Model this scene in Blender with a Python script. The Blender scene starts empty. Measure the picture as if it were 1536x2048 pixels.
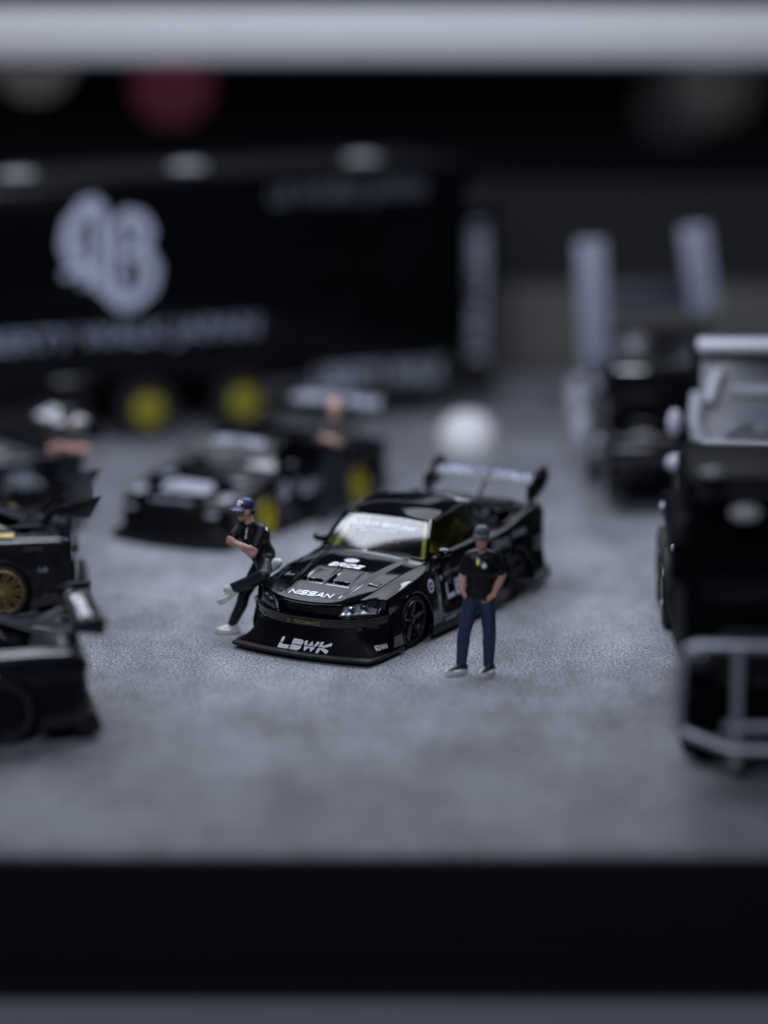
import bpy, bmesh, math, random
import numpy as np
from mathutils import Vector, Matrix, Euler
from mathutils.bvhtree import BVHTree

# ---------------------------------------------------------------- camera, light, exposure
# One unit is one metre at full size: the toys are 1:64, so the board is built 64 times as large.
SC = bpy.context.scene
COL = SC.collection
PITCH = math.radians(12.314)
CAM_H = 8.92
cam_data = bpy.data.cameras.new('camera')
cam = bpy.data.objects.new('camera', cam_data)
COL.objects.link(cam)
cam.location = (0, 0, CAM_H)
cam.rotation_euler = (math.pi / 2 - PITCH, 0, 0)
cam_data.sensor_fit = 'VERTICAL'
cam_data.sensor_height = 36
cam_data.sensor_width = 27
cam_data.lens = 100
cam_data.clip_start = 0.1
cam_data.clip_end = 2000
cam_data.dof.use_dof = True
cam_data.dof.focus_distance = 33.95
cam_data.dof.aperture_fstop = 0.084
SC.camera = cam

world = bpy.data.worlds.new('World')
SC.world = world
world.use_nodes = True
bg = world.node_tree.nodes['Background']
bg.inputs[0].default_value = (0.55, 0.60, 0.85, 1)
bg.inputs[1].default_value = 0.007


def area(name, loc, target, sx, sy, power, color=(1, 1, 1)):
    l = bpy.data.lights.new(name, 'AREA')
    l.shape = 'RECTANGLE'
    l.size, l.size_y, l.energy, l.color = sx, sy, power, color
    o = bpy.data.objects.new(name, l)
    COL.objects.link(o)
    o.location = loc
    o.rotation_euler = (Vector(target) - Vector(loc)).to_track_quat('-Z', 'Y').to_euler()
    return o


area('softbox_lamp', (-0.9, 36.3, 8.3), (-0.9, 36.3, 0), 11.6, 5.2, 1200, (0.81, 0.87, 1.0))
area('front_fill_light', (-5, 4, 24), (0, 36, 0), 7, 7, 4400, (0.80, 0.86, 1.0))  # unseen front fill, added to lift figures, lettering and rail
area('rear_fill_light', (-1.5, 46.0, 13.5), (-1.5, 46.6, 0), 26.0, 13.0, 1220, (0.80, 0.85, 1.0))  # unseen overhead panel, added for paint sheen and a brighter rail

SC.view_settings.view_transform = 'Standard'
SC.view_settings.look = 'None'
SC.view_settings.exposure = 0
SC.view_settings.gamma = 1
SC.view_settings.use_curve_mapping = False
SC.cycles.use_denoising = True
SC.cycles.sample_clamp_indirect = 4
SC.cycles.max_bounces = 8

# ---------------------------------------------------------------- materials
MATS = {}


def mat(name, color, rough=0.5, metal=0.0, coat=0.0, spec=0.5, noise=0.0, nscale=20.0, rnoise=0.0,
        bump=0.0, bscale=200.0, emit=None, estr=0.0, trans=0.0, alpha=1.0, ior=1.45):
    if name in MATS:
        return MATS[name]
    m = bpy.data.materials.new(name)
    m.use_nodes = True
    nt = m.node_tree
    b = nt.nodes['Principled BSDF']
    c = (*color, 1) if len(color) == 3 else color
    b.inputs['Base Color'].default_value = c
    b.inputs['Roughness'].default_value = rough
    b.inputs['Metallic'].default_value = metal
    b.inputs['IOR'].default_value = ior
    b.inputs['Specular IOR Level'].default_value = spec
    b.inputs['Coat Weight'].default_value = coat
    b.inputs['Coat Roughness'].default_value = 0.03
    b.inputs['Transmission Weight'].default_value = trans
    b.inputs['Alpha'].default_value = alpha
    if emit:
        b.inputs['Emission Color'].default_value = (*emit, 1)
        b.inputs['Emission Strength'].default_value = estr
    if noise or rnoise or bump:
        tc = nt.nodes.new('ShaderNodeTexCoord')
        n = nt.nodes.new('ShaderNodeTexNoise')
        n.inputs['Scale'].default_value = nscale
        n.inputs['Detail'].default_value = 5
        nt.links.new(tc.outputs['Object'], n.inputs['Vector'])
        if noise:
            mx = nt.nodes.new('ShaderNodeMix')
            mx.data_type = 'RGBA'
            mx.inputs[6].default_value = tuple(max(0, v * (1 - noise)) for v in c[:3]) + (1,)
            mx.inputs[7].default_value = tuple(min(1, v * (1 + noise)) for v in c[:3]) + (1,)
            nt.links.new(n.outputs['Fac'], mx.inputs[0])
            nt.links.new(mx.outputs[2], b.inputs['Base Color'])
        if rnoise:
            mr = nt.nodes.new('ShaderNodeMapRange')
            mr.inputs[1].default_value = 0.3
            mr.inputs[2].default_value = 0.7
            mr.inputs[3].default_value = max(0.01, rough - rnoise)
            mr.inputs[4].default_value = rough + rnoise
            nt.links.new(n.outputs['Fac'], mr.inputs[0])
            nt.links.new(mr.outputs[0], b.inputs['Roughness'])
        if bump:
            n2 = nt.nodes.new('ShaderNodeTexNoise')
            n2.inputs['Scale'].default_value = bscale
            n2.inputs['Detail'].default_value = 3
            nt.links.new(tc.outputs['Object'], n2.inputs['Vector'])
            bp = nt.nodes.new('ShaderNodeBump')
            bp.inputs['Strength'].default_value = bump
            bp.inputs['Distance'].default_value = 0.01
            nt.links.new(n2.outputs['Fac'], bp.inputs['Height'])
            nt.links.new(bp.outputs['Normal'], b.inputs['Normal'])
    MATS[name] = m
    return m


PAINT = mat('black_paint', (0.004, 0.004, 0.006), 0.07, coat=0.6, rnoise=0.03, nscale=9, bump=0.03, bscale=14)
PAINT2 = mat('black_satin_paint', (0.007, 0.007, 0.010), 0.24, coat=0.3, rnoise=0.06, nscale=7)
PAINT3 = mat('dark_blue_black_paint', (0.007, 0.0075, 0.012), 0.20, coat=0.5, rnoise=0.05, nscale=7)
MATTE = mat('black_plastic', (0.007, 0.007, 0.009), 0.42, rnoise=0.08, nscale=15)
APRON = mat('satin_black_plastic', (0.004, 0.004, 0.006), 0.5, spec=0.10, rnoise=0.06, nscale=12, bump=0.1, bscale=60)
TRUCKP = mat('black_truck_paint', (0.003, 0.003, 0.004), 0.5, spec=0.02, rnoise=0.05, nscale=5)
DARK = mat('dark_cavity', (0.002, 0.002, 0.003), 0.8, spec=0.1)
TYRE = mat('tyre_rubber', (0.010, 0.010, 0.011), 0.7, noise=0.2, nscale=30, bump=0.2, bscale=60)
CHROME = mat('chrome', (0.72, 0.73, 0.76), 0.16, metal=1.0, rnoise=0.05, nscale=8)
SILVER = mat('silver_paint', (0.42, 0.43, 0.46), 0.3, metal=0.7, rnoise=0.08, nscale=10)
WHITE = mat('white_print', (0.82, 0.83, 0.86), 0.45, noise=0.06, nscale=60)
GREYP = mat('grey_print', (0.20, 0.21, 0.25), 0.5, noise=0.1, nscale=40)
DIMP = mat('dim_white_print', (0.36, 0.38, 0.46), 0.5, noise=0.1, nscale=40)
GREYP2 = mat('blue_grey_print', (0.26, 0.28, 0.36), 0.5, noise=0.1, nscale=40)
GOLDP = mat('gold_print', (0.34, 0.25, 0.08), 0.4, metal=0.3, noise=0.1, nscale=40)
DGOLDP = mat('dull_gold_print', (0.055, 0.04, 0.018), 0.5, noise=0.1, nscale=40)
YELLOW = mat('yellow_paint', (0.36, 0.30, 0.010), 0.4, noise=0.08, nscale=20)
YELLOWC = mat('pale_yellow_paint', (0.82, 0.82, 0.14), 0.4, noise=0.06, nscale=20)
MAROON = mat('maroon_cloth', (0.10, 0.012, 0.03), 0.7, noise=0.2, nscale=20)
GOLD = mat('gold_metal', (0.40, 0.26, 0.09), 0.30, metal=0.75, rnoise=0.08, nscale=12)
BLUEP = mat('blue_print', (0.02, 0.045, 0.22), 0.4, noise=0.08, nscale=40)
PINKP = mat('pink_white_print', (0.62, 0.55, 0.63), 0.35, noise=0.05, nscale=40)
REDP = mat('red_print', (0.30, 0.03, 0.04), 0.4, noise=0.05, nscale=40)
SKIN = mat('painted_skin', (0.50, 0.30, 0.245), 0.5, noise=0.12, nscale=14)
SKIN2 = mat('tanned_skin', (0.48, 0.28, 0.21), 0.5, noise=0.12, nscale=14)
TEE = mat('black_tee_paint', (0.007, 0.007, 0.010), 0.42, spec=0.35, rnoise=0.12, nscale=10, bump=0.5, bscale=16)
PANTS = mat('black_trouser_paint', (0.011, 0.012, 0.019), 0.42, rnoise=0.08, nscale=10, bump=0.25, bscale=12)
JEANS = mat('navy_jeans_paint', (0.018, 0.033, 0.080), 0.55, noise=0.3, nscale=12, bump=0.3, bscale=14)
SHOEW = mat('white_shoe_paint', (0.62, 0.64, 0.62), 0.5, noise=0.12, nscale=20)
SHOEB = mat('black_shoe_paint', (0.012, 0.012, 0.022), 0.5, noise=0.1, nscale=20)
CAPN = mat('navy_cap_paint', (0.012, 0.018, 0.07), 0.42, noise=0.2, nscale=12, bump=0.2, bscale=25)
CAPG = mat('grey_cap_paint', (0.075, 0.075, 0.09), 0.6, noise=0.2, nscale=14)
HAIRM = mat('dark_hair_paint', (0.010, 0.008, 0.008), 0.5, noise=0.2, nscale=20)
LENS = mat('smoked_lens', (0.004, 0.004, 0.006), 0.15)
ORANGE = mat('amber_plastic', (0.25, 0.10, 0.02), 0.3, noise=0.05)


def glass_mat(name, tint, mixf, rough=0.02, ior=1.5):
    m = bpy.data.materials.new(name)
    m.use_nodes = True
    nt = m.node_tree
    nt.nodes.clear()
    out = nt.nodes.new('ShaderNodeOutputMaterial')
    tr = nt.nodes.new('ShaderNodeBsdfTransparent')
    tr.inputs[0].default_value = (*tint, 1)
    gl = nt.nodes.new('ShaderNodeBsdfGlossy')
    gl.inputs['Roughness'].default_value = rough
    fr = nt.nodes.new('ShaderNodeFresnel')
    fr.inputs['IOR'].default_value = ior
    ad = nt.nodes.new('ShaderNodeMath')
    ad.operation = 'ADD'
    ad.use_clamp = True
    ad.inputs[1].default_value = mixf
    mx = nt.nodes.new('ShaderNodeMixShader')
    nt.links.new(fr.outputs[0], ad.inputs[0])
    nt.links.new(ad.outputs[0], mx.inputs[0])
    nt.links.new(tr.outputs[0], mx.inputs[1])
    nt.links.new(gl.outputs[0], mx.inputs[2])
    nt.links.new(mx.outputs[0], out.inputs[0])
    MATS[name] = m
    return m


GLASS = glass_mat('clear_glass', (0.80, 0.82, 0.84), 0.085, 0.11)
LENSG = glass_mat('lamp_lens_glass', (0.9, 0.92, 0.95), 0.02, 0.04)
DGLASS = glass_mat('dark_glass', (0.20, 0.21, 0.24), 0.03, 0.03)


def ground_material():
    m = bpy.data.materials.new('speckled_concrete')
    m.use_nodes = True
    nt = m.node_tree
    b = nt.nodes['Principled BSDF']
    b.inputs['Roughness'].default_value = 0.62
    b.inputs['Specular IOR Level'].default_value = 0.35
    tc = nt.nodes.new('ShaderNodeTexCoord')

    def noise(scale, detail, rough=0.5, sy=1.0):
        n = nt.nodes.new('ShaderNodeTexNoise')
        n.inputs['Scale'].default_value = scale
        n.inputs['Detail'].default_value = detail
        n.inputs['Roughness'].default_value = rough
        mp = nt.nodes.new('ShaderNodeMapping')
        mp.inputs['Scale'].default_value = (1, sy, 1)
        nt.links.new(tc.outputs['Object'], mp.inputs['Vector'])
        nt.links.new(mp.outputs[0], n.inputs['Vector'])
        return n.outputs['Fac']

    def ramp(src, p0, p1, c0, c1):
        r = nt.nodes.new('ShaderNodeMapRange')
        r.inputs[1].default_value, r.inputs[2].default_value = p0, p1
        r.inputs[3].default_value, r.inputs[4].default_value = c0, c1
        nt.links.new(src, r.inputs[0])
        return r.outputs[0]

    def mul(a, c):
        n = nt.nodes.new('ShaderNodeMath')
        n.operation = 'MULTIPLY'
        nt.links.new(a, n.inputs[0])
        nt.links.new(c, n.inputs[1])
        return n.outputs[0]
    big = ramp(noise(0.85, 6, 0.66, 0.5), 0.36, 0.64, 0.66, 1.28)
    mid = ramp(noise(4.0, 5, 0.6), 0.35, 0.65, 0.90, 1.10)
    fine = ramp(noise(32, 2.5, 0.6), 0.38, 0.60, 0.30, 1.45)
    v = mul(mul(big, mid), fine)
    rgb = nt.nodes.new('ShaderNodeMix')
    rgb.data_type = 'RGBA'
    rgb.inputs[6].default_value = (0.0, 0.0, 0.0, 1)
    rgb.inputs[7].default_value = (0.232, 0.236, 0.262, 1)
    rgb.clamp_factor = False
    nt.links.new(v, rgb.inputs[0])
    nt.links.new(rgb.outputs[2], b.inputs['Base Color'])
    bp = nt.nodes.new('ShaderNodeBump')
    bp.inputs['Strength'].default_value = 0.5
    bp.inputs['Distance'].default_value = 0.012
    nt.links.new(fine, bp.inputs['Height'])
    nt.links.new(bp.outputs['Normal'], b.inputs['Normal'])
    return m


GROUND = ground_material()
EDGE = mat('black_board_edge', (0.0045, 0.005, 0.0065), 0.6, spec=0.2, noise=0.2, nscale=3)
TABLE = mat('grey_table', (0.23, 0.24, 0.27), 0.5, noise=0.1, nscale=2)
BACK = mat('dark_backdrop', (0.017, 0.017, 0.019), 0.8, noise=0.25, nscale=0.5)
BACKL = mat('olive_backdrop_panel', (0.135, 0.132, 0.122), 0.8, noise=0.25, nscale=0.6)
WALLM = mat('dark_room_wall', (0.012, 0.012, 0.014), 0.9)
RAILM = mat('pale_grey_rail', (0.92, 0.92, 0.92), 0.5, noise=0.04, nscale=1.5)


# ---------------------------------------------------------------- object helpers
def tag(o, label, cat, group=None, kind=None):
    if label:
        o['label'] = label
    if cat:
        o['category'] = cat
    if group:
        o['group'] = group
    if kind:
        o['kind'] = kind
    return o


def thing(name, label, cat, loc=(0, 0, 0), rz=0.0, group=None):
    o = bpy.data.objects.new(name, None)
    o.empty_display_size = 0.3
    COL.objects.link(o)
    o.location = loc
    o.rotation_euler = (0, 0, rz)
    return tag(o, label, cat, group)


def obj(name, verts, faces, m, parent=None, smooth=True, angle=35, mats=None, fmat=None):
    me = bpy.data.meshes.new(name)
    me.from_pydata([tuple(v) for v in verts], [], [tuple(f) for f in faces])
    return mobj(name, me, m, parent, smooth, angle, mats, fmat)


def mobj(name, me, m, parent=None, smooth=True, angle=35, mats=None, fmat=None):
    for mm in (mats or [m]):
        me.materials.append(mm)
    if fmat is not None:
        me.polygons.foreach_set('material_index', list(fmat))
    me.update()
    if smooth:
        me.polygons.foreach_set('use_smooth', [True] * len(me.polygons))
        try:
            me.set_sharp_from_angle(angle=math.radians(angle))
        except Exception:
            pass
    o = bpy.data.objects.new(name, me)
    COL.objects.link(o)
    if parent is not None:
        o.parent = parent
    return o


class MB:
    """collects simple solids into one mesh"""

    def __init__(self):
        self.v, self.f = [], []

    def add(self, vs, fs):
        k = len(self.v)
        self.v += [tuple(p) for p in vs]
        self.f += [tuple(i + k for i in q) for q in fs]
        return self

    def box(self, c, s, rot=None, bevel=0.0):
        bm = bmesh.new()
        bmesh.ops.create_cube(bm, size=1)
        bmesh.ops.scale(bm, vec=Vector(s), verts=bm.verts)
        if bevel:
            bmesh.ops.bevel(bm, geom=bm.edges[:], offset=bevel, segments=2, profile=0.5, affect='EDGES')
        R = Euler(rot).to_matrix() if rot else Matrix.Identity(3)
        bm.verts.index_update()
        vs = [R @ v.co + Vector(c) for v in bm.verts]
        fs = [[v.index for v in f.verts] for f in bm.faces]
        bm.free()
        return self.add(vs, fs)

    def cyl(self, p0, p1, r0, r1=None, n=20, caps=True):
        r1 = r0 if r1 is None else r1
        p0, p1 = Vector(p0), Vector(p1)
        d = (p1 - p0).normalized()
        a = d.orthogonal().normalized()
        b = d.cross(a)
        vs, fs = [], []
        for p, r in ((p0, r0), (p1, r1)):
            for k in range(n):
                t = 2 * math.pi * k / n
                vs.append(p + (a * math.cos(t) + b * math.sin(t)) * r)
        for k in range(n):
            fs.append((k, (k + 1) % n, n + (k + 1) % n, n + k))
        if caps:
            fs.append(tuple(range(n - 1, -1, -1)))
            fs.append(tuple(range(n, 2 * n)))
        return self.add(vs, fs)

    def tube(self, pts, r, n=10, closed=False, flat=1.0):
        pts = [Vector(p) for p in pts]
        N = len(pts)
        rs = r if isinstance(r, (list, tuple)) else [r] * N
        vs, fs = [], []
        up = None
        for i, p in enumerate(pts):
            if closed:
                d = (pts[(i + 1) % N] - pts[i - 1]).normalized()
            else:
                d = (pts[min(i + 1, N - 1)] - pts[max(i - 1, 0)]).normalized()
            if up is None:
                up = d.orthogonal().normalized()
            up = (up - d * up.dot(d)).normalized()
            b = d.cross(up)
            for k in range(n):
                t = 2 * math.pi * k / n
                vs.append(p + up * math.cos(t) * rs[i] + b * math.sin(t) * rs[i] * flat)
        M = N if closed else N - 1
        for i in range(M):
            j = (i + 1) % N
            for k in range(n):
                fs.append((i * n + k, i * n + (k + 1) % n, j * n + (k + 1) % n, j * n + k))
        if not closed:
            fs.append(tuple(range(n - 1, -1, -1)))
            fs.append(tuple(range((N - 1) * n, N * n)))
        return self.add(vs, fs)

    def lathe(self, prof, origin, axis='y', n=40, closed=False):
        """prof = [(radius, offset along axis)]"""
        o = Vector(origin)
        vs, fs = [], []
        for (r, h) in prof:
            for k in range(n):
                t = 2 * math.pi * k / n
                c, s = math.cos(t) * r, math.sin(t) * r
                p = {'y': (c, h, s), 'x': (h, c, s), 'z': (c, s, h)}[axis]
                vs.append(o + Vector(p))
        m = len(prof)
        for i in range(m if closed else m - 1):
            j = (i + 1) % m
            for k in range(n):
                fs.append((i * n + k, i * n + (k + 1) % n, j * n + (k + 1) % n, j * n + k))
        return self.add(vs, fs)

    def ball(self, c, s, n=16, rot=None):
        s = (s, s, s) if not isinstance(s, (tuple, list)) else s
        R = Euler(rot).to_matrix() if rot else Matrix.Identity(3)
        vs, fs = [], []
        m = n // 2
        for i in range(m + 1):
            ph = math.pi * i / m
            for k in range(n):
                t = 2 * math.pi * k / n
                vs.append(R @ Vector((math.sin(ph) * math.cos(t) * s[0], math.sin(ph) * math.sin(t) * s[1],
                                      math.cos(ph) * s[2])) + Vector(c))
        for i in range(m):
            for k in range(n):
                fs.append((i * n + k, (i + 1) * n + k, (i + 1) * n + (k + 1) % n, i * n + (k + 1) % n))
        return self.add(vs, fs)

    def prism(self, poly, y0, y1, plane='xz'):
        """extrude a polygon (list of 2-D points) between two planes"""
        n = len(poly)
        P = {'xz': lambda a, b, c: (a, c, b), 'xy': lambda a, b, c: (a, b, c), 'yz': lambda a, b, c: (c, a, b)}[plane]
        vs = [P(a, b, y0) for a, b in poly] + [P(a, b, y1) for a, b in poly]
        fs = [tuple(range(n)), tuple(range(2 * n - 1, n - 1, -1))]
        for k in range(n):
            fs.append((k, n + k, n + (k + 1) % n, (k + 1) % n))
        return self.add(vs, fs)

    def grid(self, P):
        """P = rows of points"""
        R, C = len(P), len(P[0])
        vs = [p for row in P for p in row]
        fs = [(i * C + j, i * C + j + 1, (i + 1) * C + j + 1, (i + 1) * C + j) for i in range(R - 1) for j in range(C - 1)]
        return self.add(vs, fs)

    def build(self, name, m, parent=None, smooth=True, angle=35, bevel=0.0):
        me = bpy.data.meshes.new(name)
        me.from_pydata(self.v, [], self.f)
        if bevel or True:
            bm = bmesh.new()
            bm.from_mesh(me)
            bmesh.ops.recalc_face_normals(bm, faces=bm.faces)
            if bevel:
                es = [e for e in bm.edges if len(e.link_faces) == 2 and e.calc_face_angle(0) > 0.5]
                bmesh.ops.bevel(bm, geom=es, offset=bevel, segments=2, profile=0.5, affect='EDGES')
            bm.to_mesh(me)
            bm.free()
        return mobj(name, me, m, parent, smooth, angle)


def pchip(xs, ys, x):
    """smooth interpolation through the points, no overshoot; xs ascending"""
    xs, ys, x = np.asarray(xs, float), np.asarray(ys, float), np.asarray(x, float)
    h = np.diff(xs)
    dl = np.diff(ys) / h
    m = np.zeros(len(xs))
    for i in range(1, len(xs) - 1):
        if dl[i - 1] * dl[i] > 0:
            w1, w2 = 2 * h[i] + h[i - 1], h[i] + 2 * h[i - 1]
            m[i] = (w1 + w2) / (w1 / dl[i - 1] + w2 / dl[i])
    m[0], m[-1] = dl[0], dl[-1]
    k = np.clip(np.searchsorted(xs, x) - 1, 0, len(xs) - 2)
    t = np.clip((x - xs[k]) / h[k], 0, 1)
    return ((2 * t**3 - 3 * t**2 + 1) * ys[k] + (t**3 - 2 * t**2 + t) * h[k] * m[k]
            + (-2 * t**3 + 3 * t**2) * ys[k + 1] + (t**3 - t**2) * h[k] * m[k + 1])


def sstep(a, b, x):
    t = np.clip((np.asarray(x, float) - a) / (b - a), 0, 1)
    return t * t * (3 - 2 * t)


# ---------------------------------------------------------------- lettering
def font_polys(s, size=1.0, shear=0.0, bold=0.0, sx=1.0, space=1.0):
    cu = bpy.data.curves.new('t', 'FONT')
    cu.body, cu.size, cu.shear, cu.offset, cu.space_character = s, size, shear, bold, space
    cu.align_x, cu.align_y = 'CENTER', 'CENTER'
    cu.resolution_u = 3
    o = bpy.data.objects.new('t', cu)
    COL.objects.link(o)
    dg = bpy.context.evaluated_depsgraph_get()
    me = bpy.data.meshes.new_from_object(o.evaluated_get(dg))
    vs = [(v.co.x * sx, v.co.y) for v in me.vertices]
    fs = [tuple(p.vertices) for p in me.polygons]
    bpy.data.meshes.remove(me)
    bpy.data.objects.remove(o)
    bpy.data.curves.remove(cu)
    xs = [v[0] for v in vs]
    ys = [v[1] for v in vs]
    cx, cy = (min(xs) + max(xs)) / 2, (min(ys) + max(ys)) / 2
    return [(x - cx, y - cy) for x, y in vs], fs, max(xs) - min(xs), max(ys) - min(ys)


# wide block capitals as thick strokes on a 1 x 1 cell
STROKES = {
    'L': [[(0, 1), (0, 0), (1, 0)]],
    'B': [[(0, 0), (0, 1), (.85, 1), (1, .87), (1, .63), (.85, .52), (0.02, .52)], [(.85, .52), (1, .4), (1, .13), (.85, 0), (0, 0)]],
    'W': [[(0, 1), (.22, 0), (.5, .85), (.78, 0), (1, 1)]],
    'K': [[(0, 0), (0, 1)], [(1, 1), (.12, .5), (1, 0)]],
    'N': [[(0, 0), (0, 1), (1, 0), (1, 1)]],
    'I': [[(0, 0), (0, 1)]],
    'S': [[(1, 1), (.15, 1), (0, .87), (0, .63), (.15, .5), (.85, .5), (1, .37), (1, .13), (.85, 0), (0, 0)]],
    'A': [[(0, 0), (.42, 1), (.58, 1), (1, 0)], [(.2, .3), (.8, .3)]],
    'R': [[(0, 0), (0, 1), (.85, 1), (1, .87), (1, .58), (.85, .45), (.05, .45)], [(.5, .45), (1, 0)]],
    'D': [[(0, 0), (0, 1), (.8, 1), (1, .82), (1, .18), (.8, 0), (0, 0)]],
    'E': [[(1, 1), (0, 1), (0, 0), (1, 0)], [(0, .5), (.9, .5)]],
    'V': [[(0, 1), (.5, 0), (1, 1)]],
}


def stroke_polys(s, h=1.0, cw=1.15, gap=0.38, sw=0.24, shear=0.25, cut=None):
    """block letters; cut=(z0,z1) leaves a stencil gap between those heights"""
    vs, fs = [], []
    x0 = 0.0
    hw = sw / 2

    def quad(a, b, c, d):
        k = len(vs)
        vs.extend([a, b, c, d])
        fs.append((k, k + 1, k + 2, k + 3))
    for ch in s:
        w = 0.0 if ch == 'I' else (cw * 1.35 if ch == 'W' else cw)
        for st in STROKES[ch]:
            pts = [Vector((x0 + p[0] * w, p[1] * (1 - sw) + hw)) for p in st]
            L, R = [], []
            n = len(pts)
            for i, p in enumerate(pts):
                d0 = (pts[i] - pts[i - 1]).normalized() if i > 0 else None
                d1 = (pts[i + 1] - pts[i]).normalized() if i < n - 1 else None
                if d0 is None:
                    d0 = d1
                if d1 is None:
                    d1 = d0
                n0, n1 = Vector((-d0.y, d0.x)), Vector((-d1.y, d1.x))
                mt = (n0 + n1)
                mt = mt.normalized() if mt.length > 1e-6 else n0
                k = min(1.9, 1 / max(0.35, mt.dot(n0)))
                ext = Vector((0, 0))
                if i == 0:
                    ext = -d1 * hw
                elif i == n - 1:
                    ext = d0 * hw
                L.append(p + mt * hw * k + ext)
                R.append(p - mt * hw * k + ext)
            for i in range(n - 1):
                quad(L[i], L[i + 1], R[i + 1], R[i])
        x0 += w + gap + sw
    if cut:
        bm = bmesh.new()
        for f in fs:
            bm.faces.new([bm.verts.new((vs[i][0], vs[i][1], 0)) for i in f])
        for zc in cut:
            bmesh.ops.bisect_plane(bm, geom=bm.verts[:] + bm.edges[:] + bm.faces[:], plane_co=(0, zc, 0), plane_no=(0, 1, 0))
        dead = [f for f in bm.faces if cut[0] < f.calc_center_median().y < cut[1]]
        bmesh.ops.delete(bm, geom=dead, context='FACES')
        bm.verts.index_update()
        vs = [Vector((v.co.x, v.co.y)) for v in bm.verts]
        bm.verts.index_update()
        fs = [tuple(v.index for v in f.verts) for f in bm.faces]
        bm.free()
    vs = [(v[0], min(1.0, max(0.0, v[1]))) for v in vs]
    vs = [(v[0] + shear * v[1], v[1]) for v in vs]
    xs = [v[0] for v in vs]
    cx = (min(xs) + max(xs)) / 2
    return [((x - cx) * h, (y - 0.5) * h) for x, y in vs], fs, (max(xs) - min(xs)) * h, h


def subdiv_polys(vs, fs, cut):
    """cut 2-D lettering at regular steps so that it can bend with the surface"""
    bm = bmesh.new()
    bv = [bm.verts.new((v[0], v[1], 0)) for v in vs]
    for f in fs:
        try:
            bm.faces.new([bv[i] for i in f])
        except ValueError:
            pass
    for ax in (0, 1):
        lo = min(v.co[ax] for v in bm.verts)
        hi = max(v.co[ax] for v in bm.verts)
        k = lo + cut
        while k < hi:
            co, no = [0, 0, 0], [0, 0, 0]
            co[ax], no[ax] = k, 1
            bmesh.ops.bisect_plane(bm, geom=bm.verts[:] + bm.edges[:] + bm.faces[:], plane_co=co, plane_no=no)
            k += cut
    bm.verts.index_update()
    r = [(v.co.x, v.co.y) for v in bm.verts], [tuple(v.index for v in f.verts) for f in bm.faces]
    bm.free()
    return r


def decal(name, polys, origin, ux, uy, m, parent, bvh=None, direction=None, lift=0.004, cut=None, width=None, height=None):
    """flat print: laid out in the plane (origin, ux, uy), cast along `direction` on to the surface in bvh"""
    vs, fs, w, h = polys
    kx = width / w if width else 1
    ky = height / h if height else (kx if width else 1)
    if not width and height:
        kx = ky
    vs = [(x * kx, y * ky) for x, y in vs]
    if cut:
        vs, fs = subdiv_polys(vs, fs, cut)
    o, ux, uy = Vector(origin), Vector(ux).normalized(), Vector(uy).normalized()
    nrm = ux.cross(uy).normalized()
    P = []
    for x, y in vs:
        p = o + ux * x + uy * y
        if bvh is not None:
            d = Vector(direction).normalized()
            hit = bvh.ray_cast(p - d * 1.0, d)
            if hit[0] is not None:
                p = hit[0] - d * lift
        else:
            p = p + nrm * lift
        P.append(p)
    return obj(name, P, fs, m, parent, smooth=False)


def disc_polys(rx, ry, n=28, r_in=0.0):
    if r_in == 0:
        vs = [(rx * math.cos(2 * math.pi * k / n), ry * math.sin(2 * math.pi * k / n)) for k in range(n)]
        return vs, [tuple(range(n))], 2 * rx, 2 * ry
    vs, fs = [], []
    for k in range(n):
        c, s = math.cos(2 * math.pi * k / n), math.sin(2 * math.pi * k / n)
        vs += [(rx * c, ry * s), (rx * r_in * c, ry * r_in * s)]
    for k in range(n):
        j = (k + 1) % n
        fs.append((2 * k, 2 * j, 2 * j + 1, 2 * k + 1))
    return vs, fs, 2 * rx, 2 * ry


def bvh_of(*obs):
    vs, fs = [], []
    for o in obs:
        k = len(vs)
        vs += [v.co.copy() for v in o.data.vertices]
        fs += [tuple(i + k for i in p.vertices) for p in o.data.polygons]
    return BVHTree.FromPolygons(vs, fs)


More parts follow.
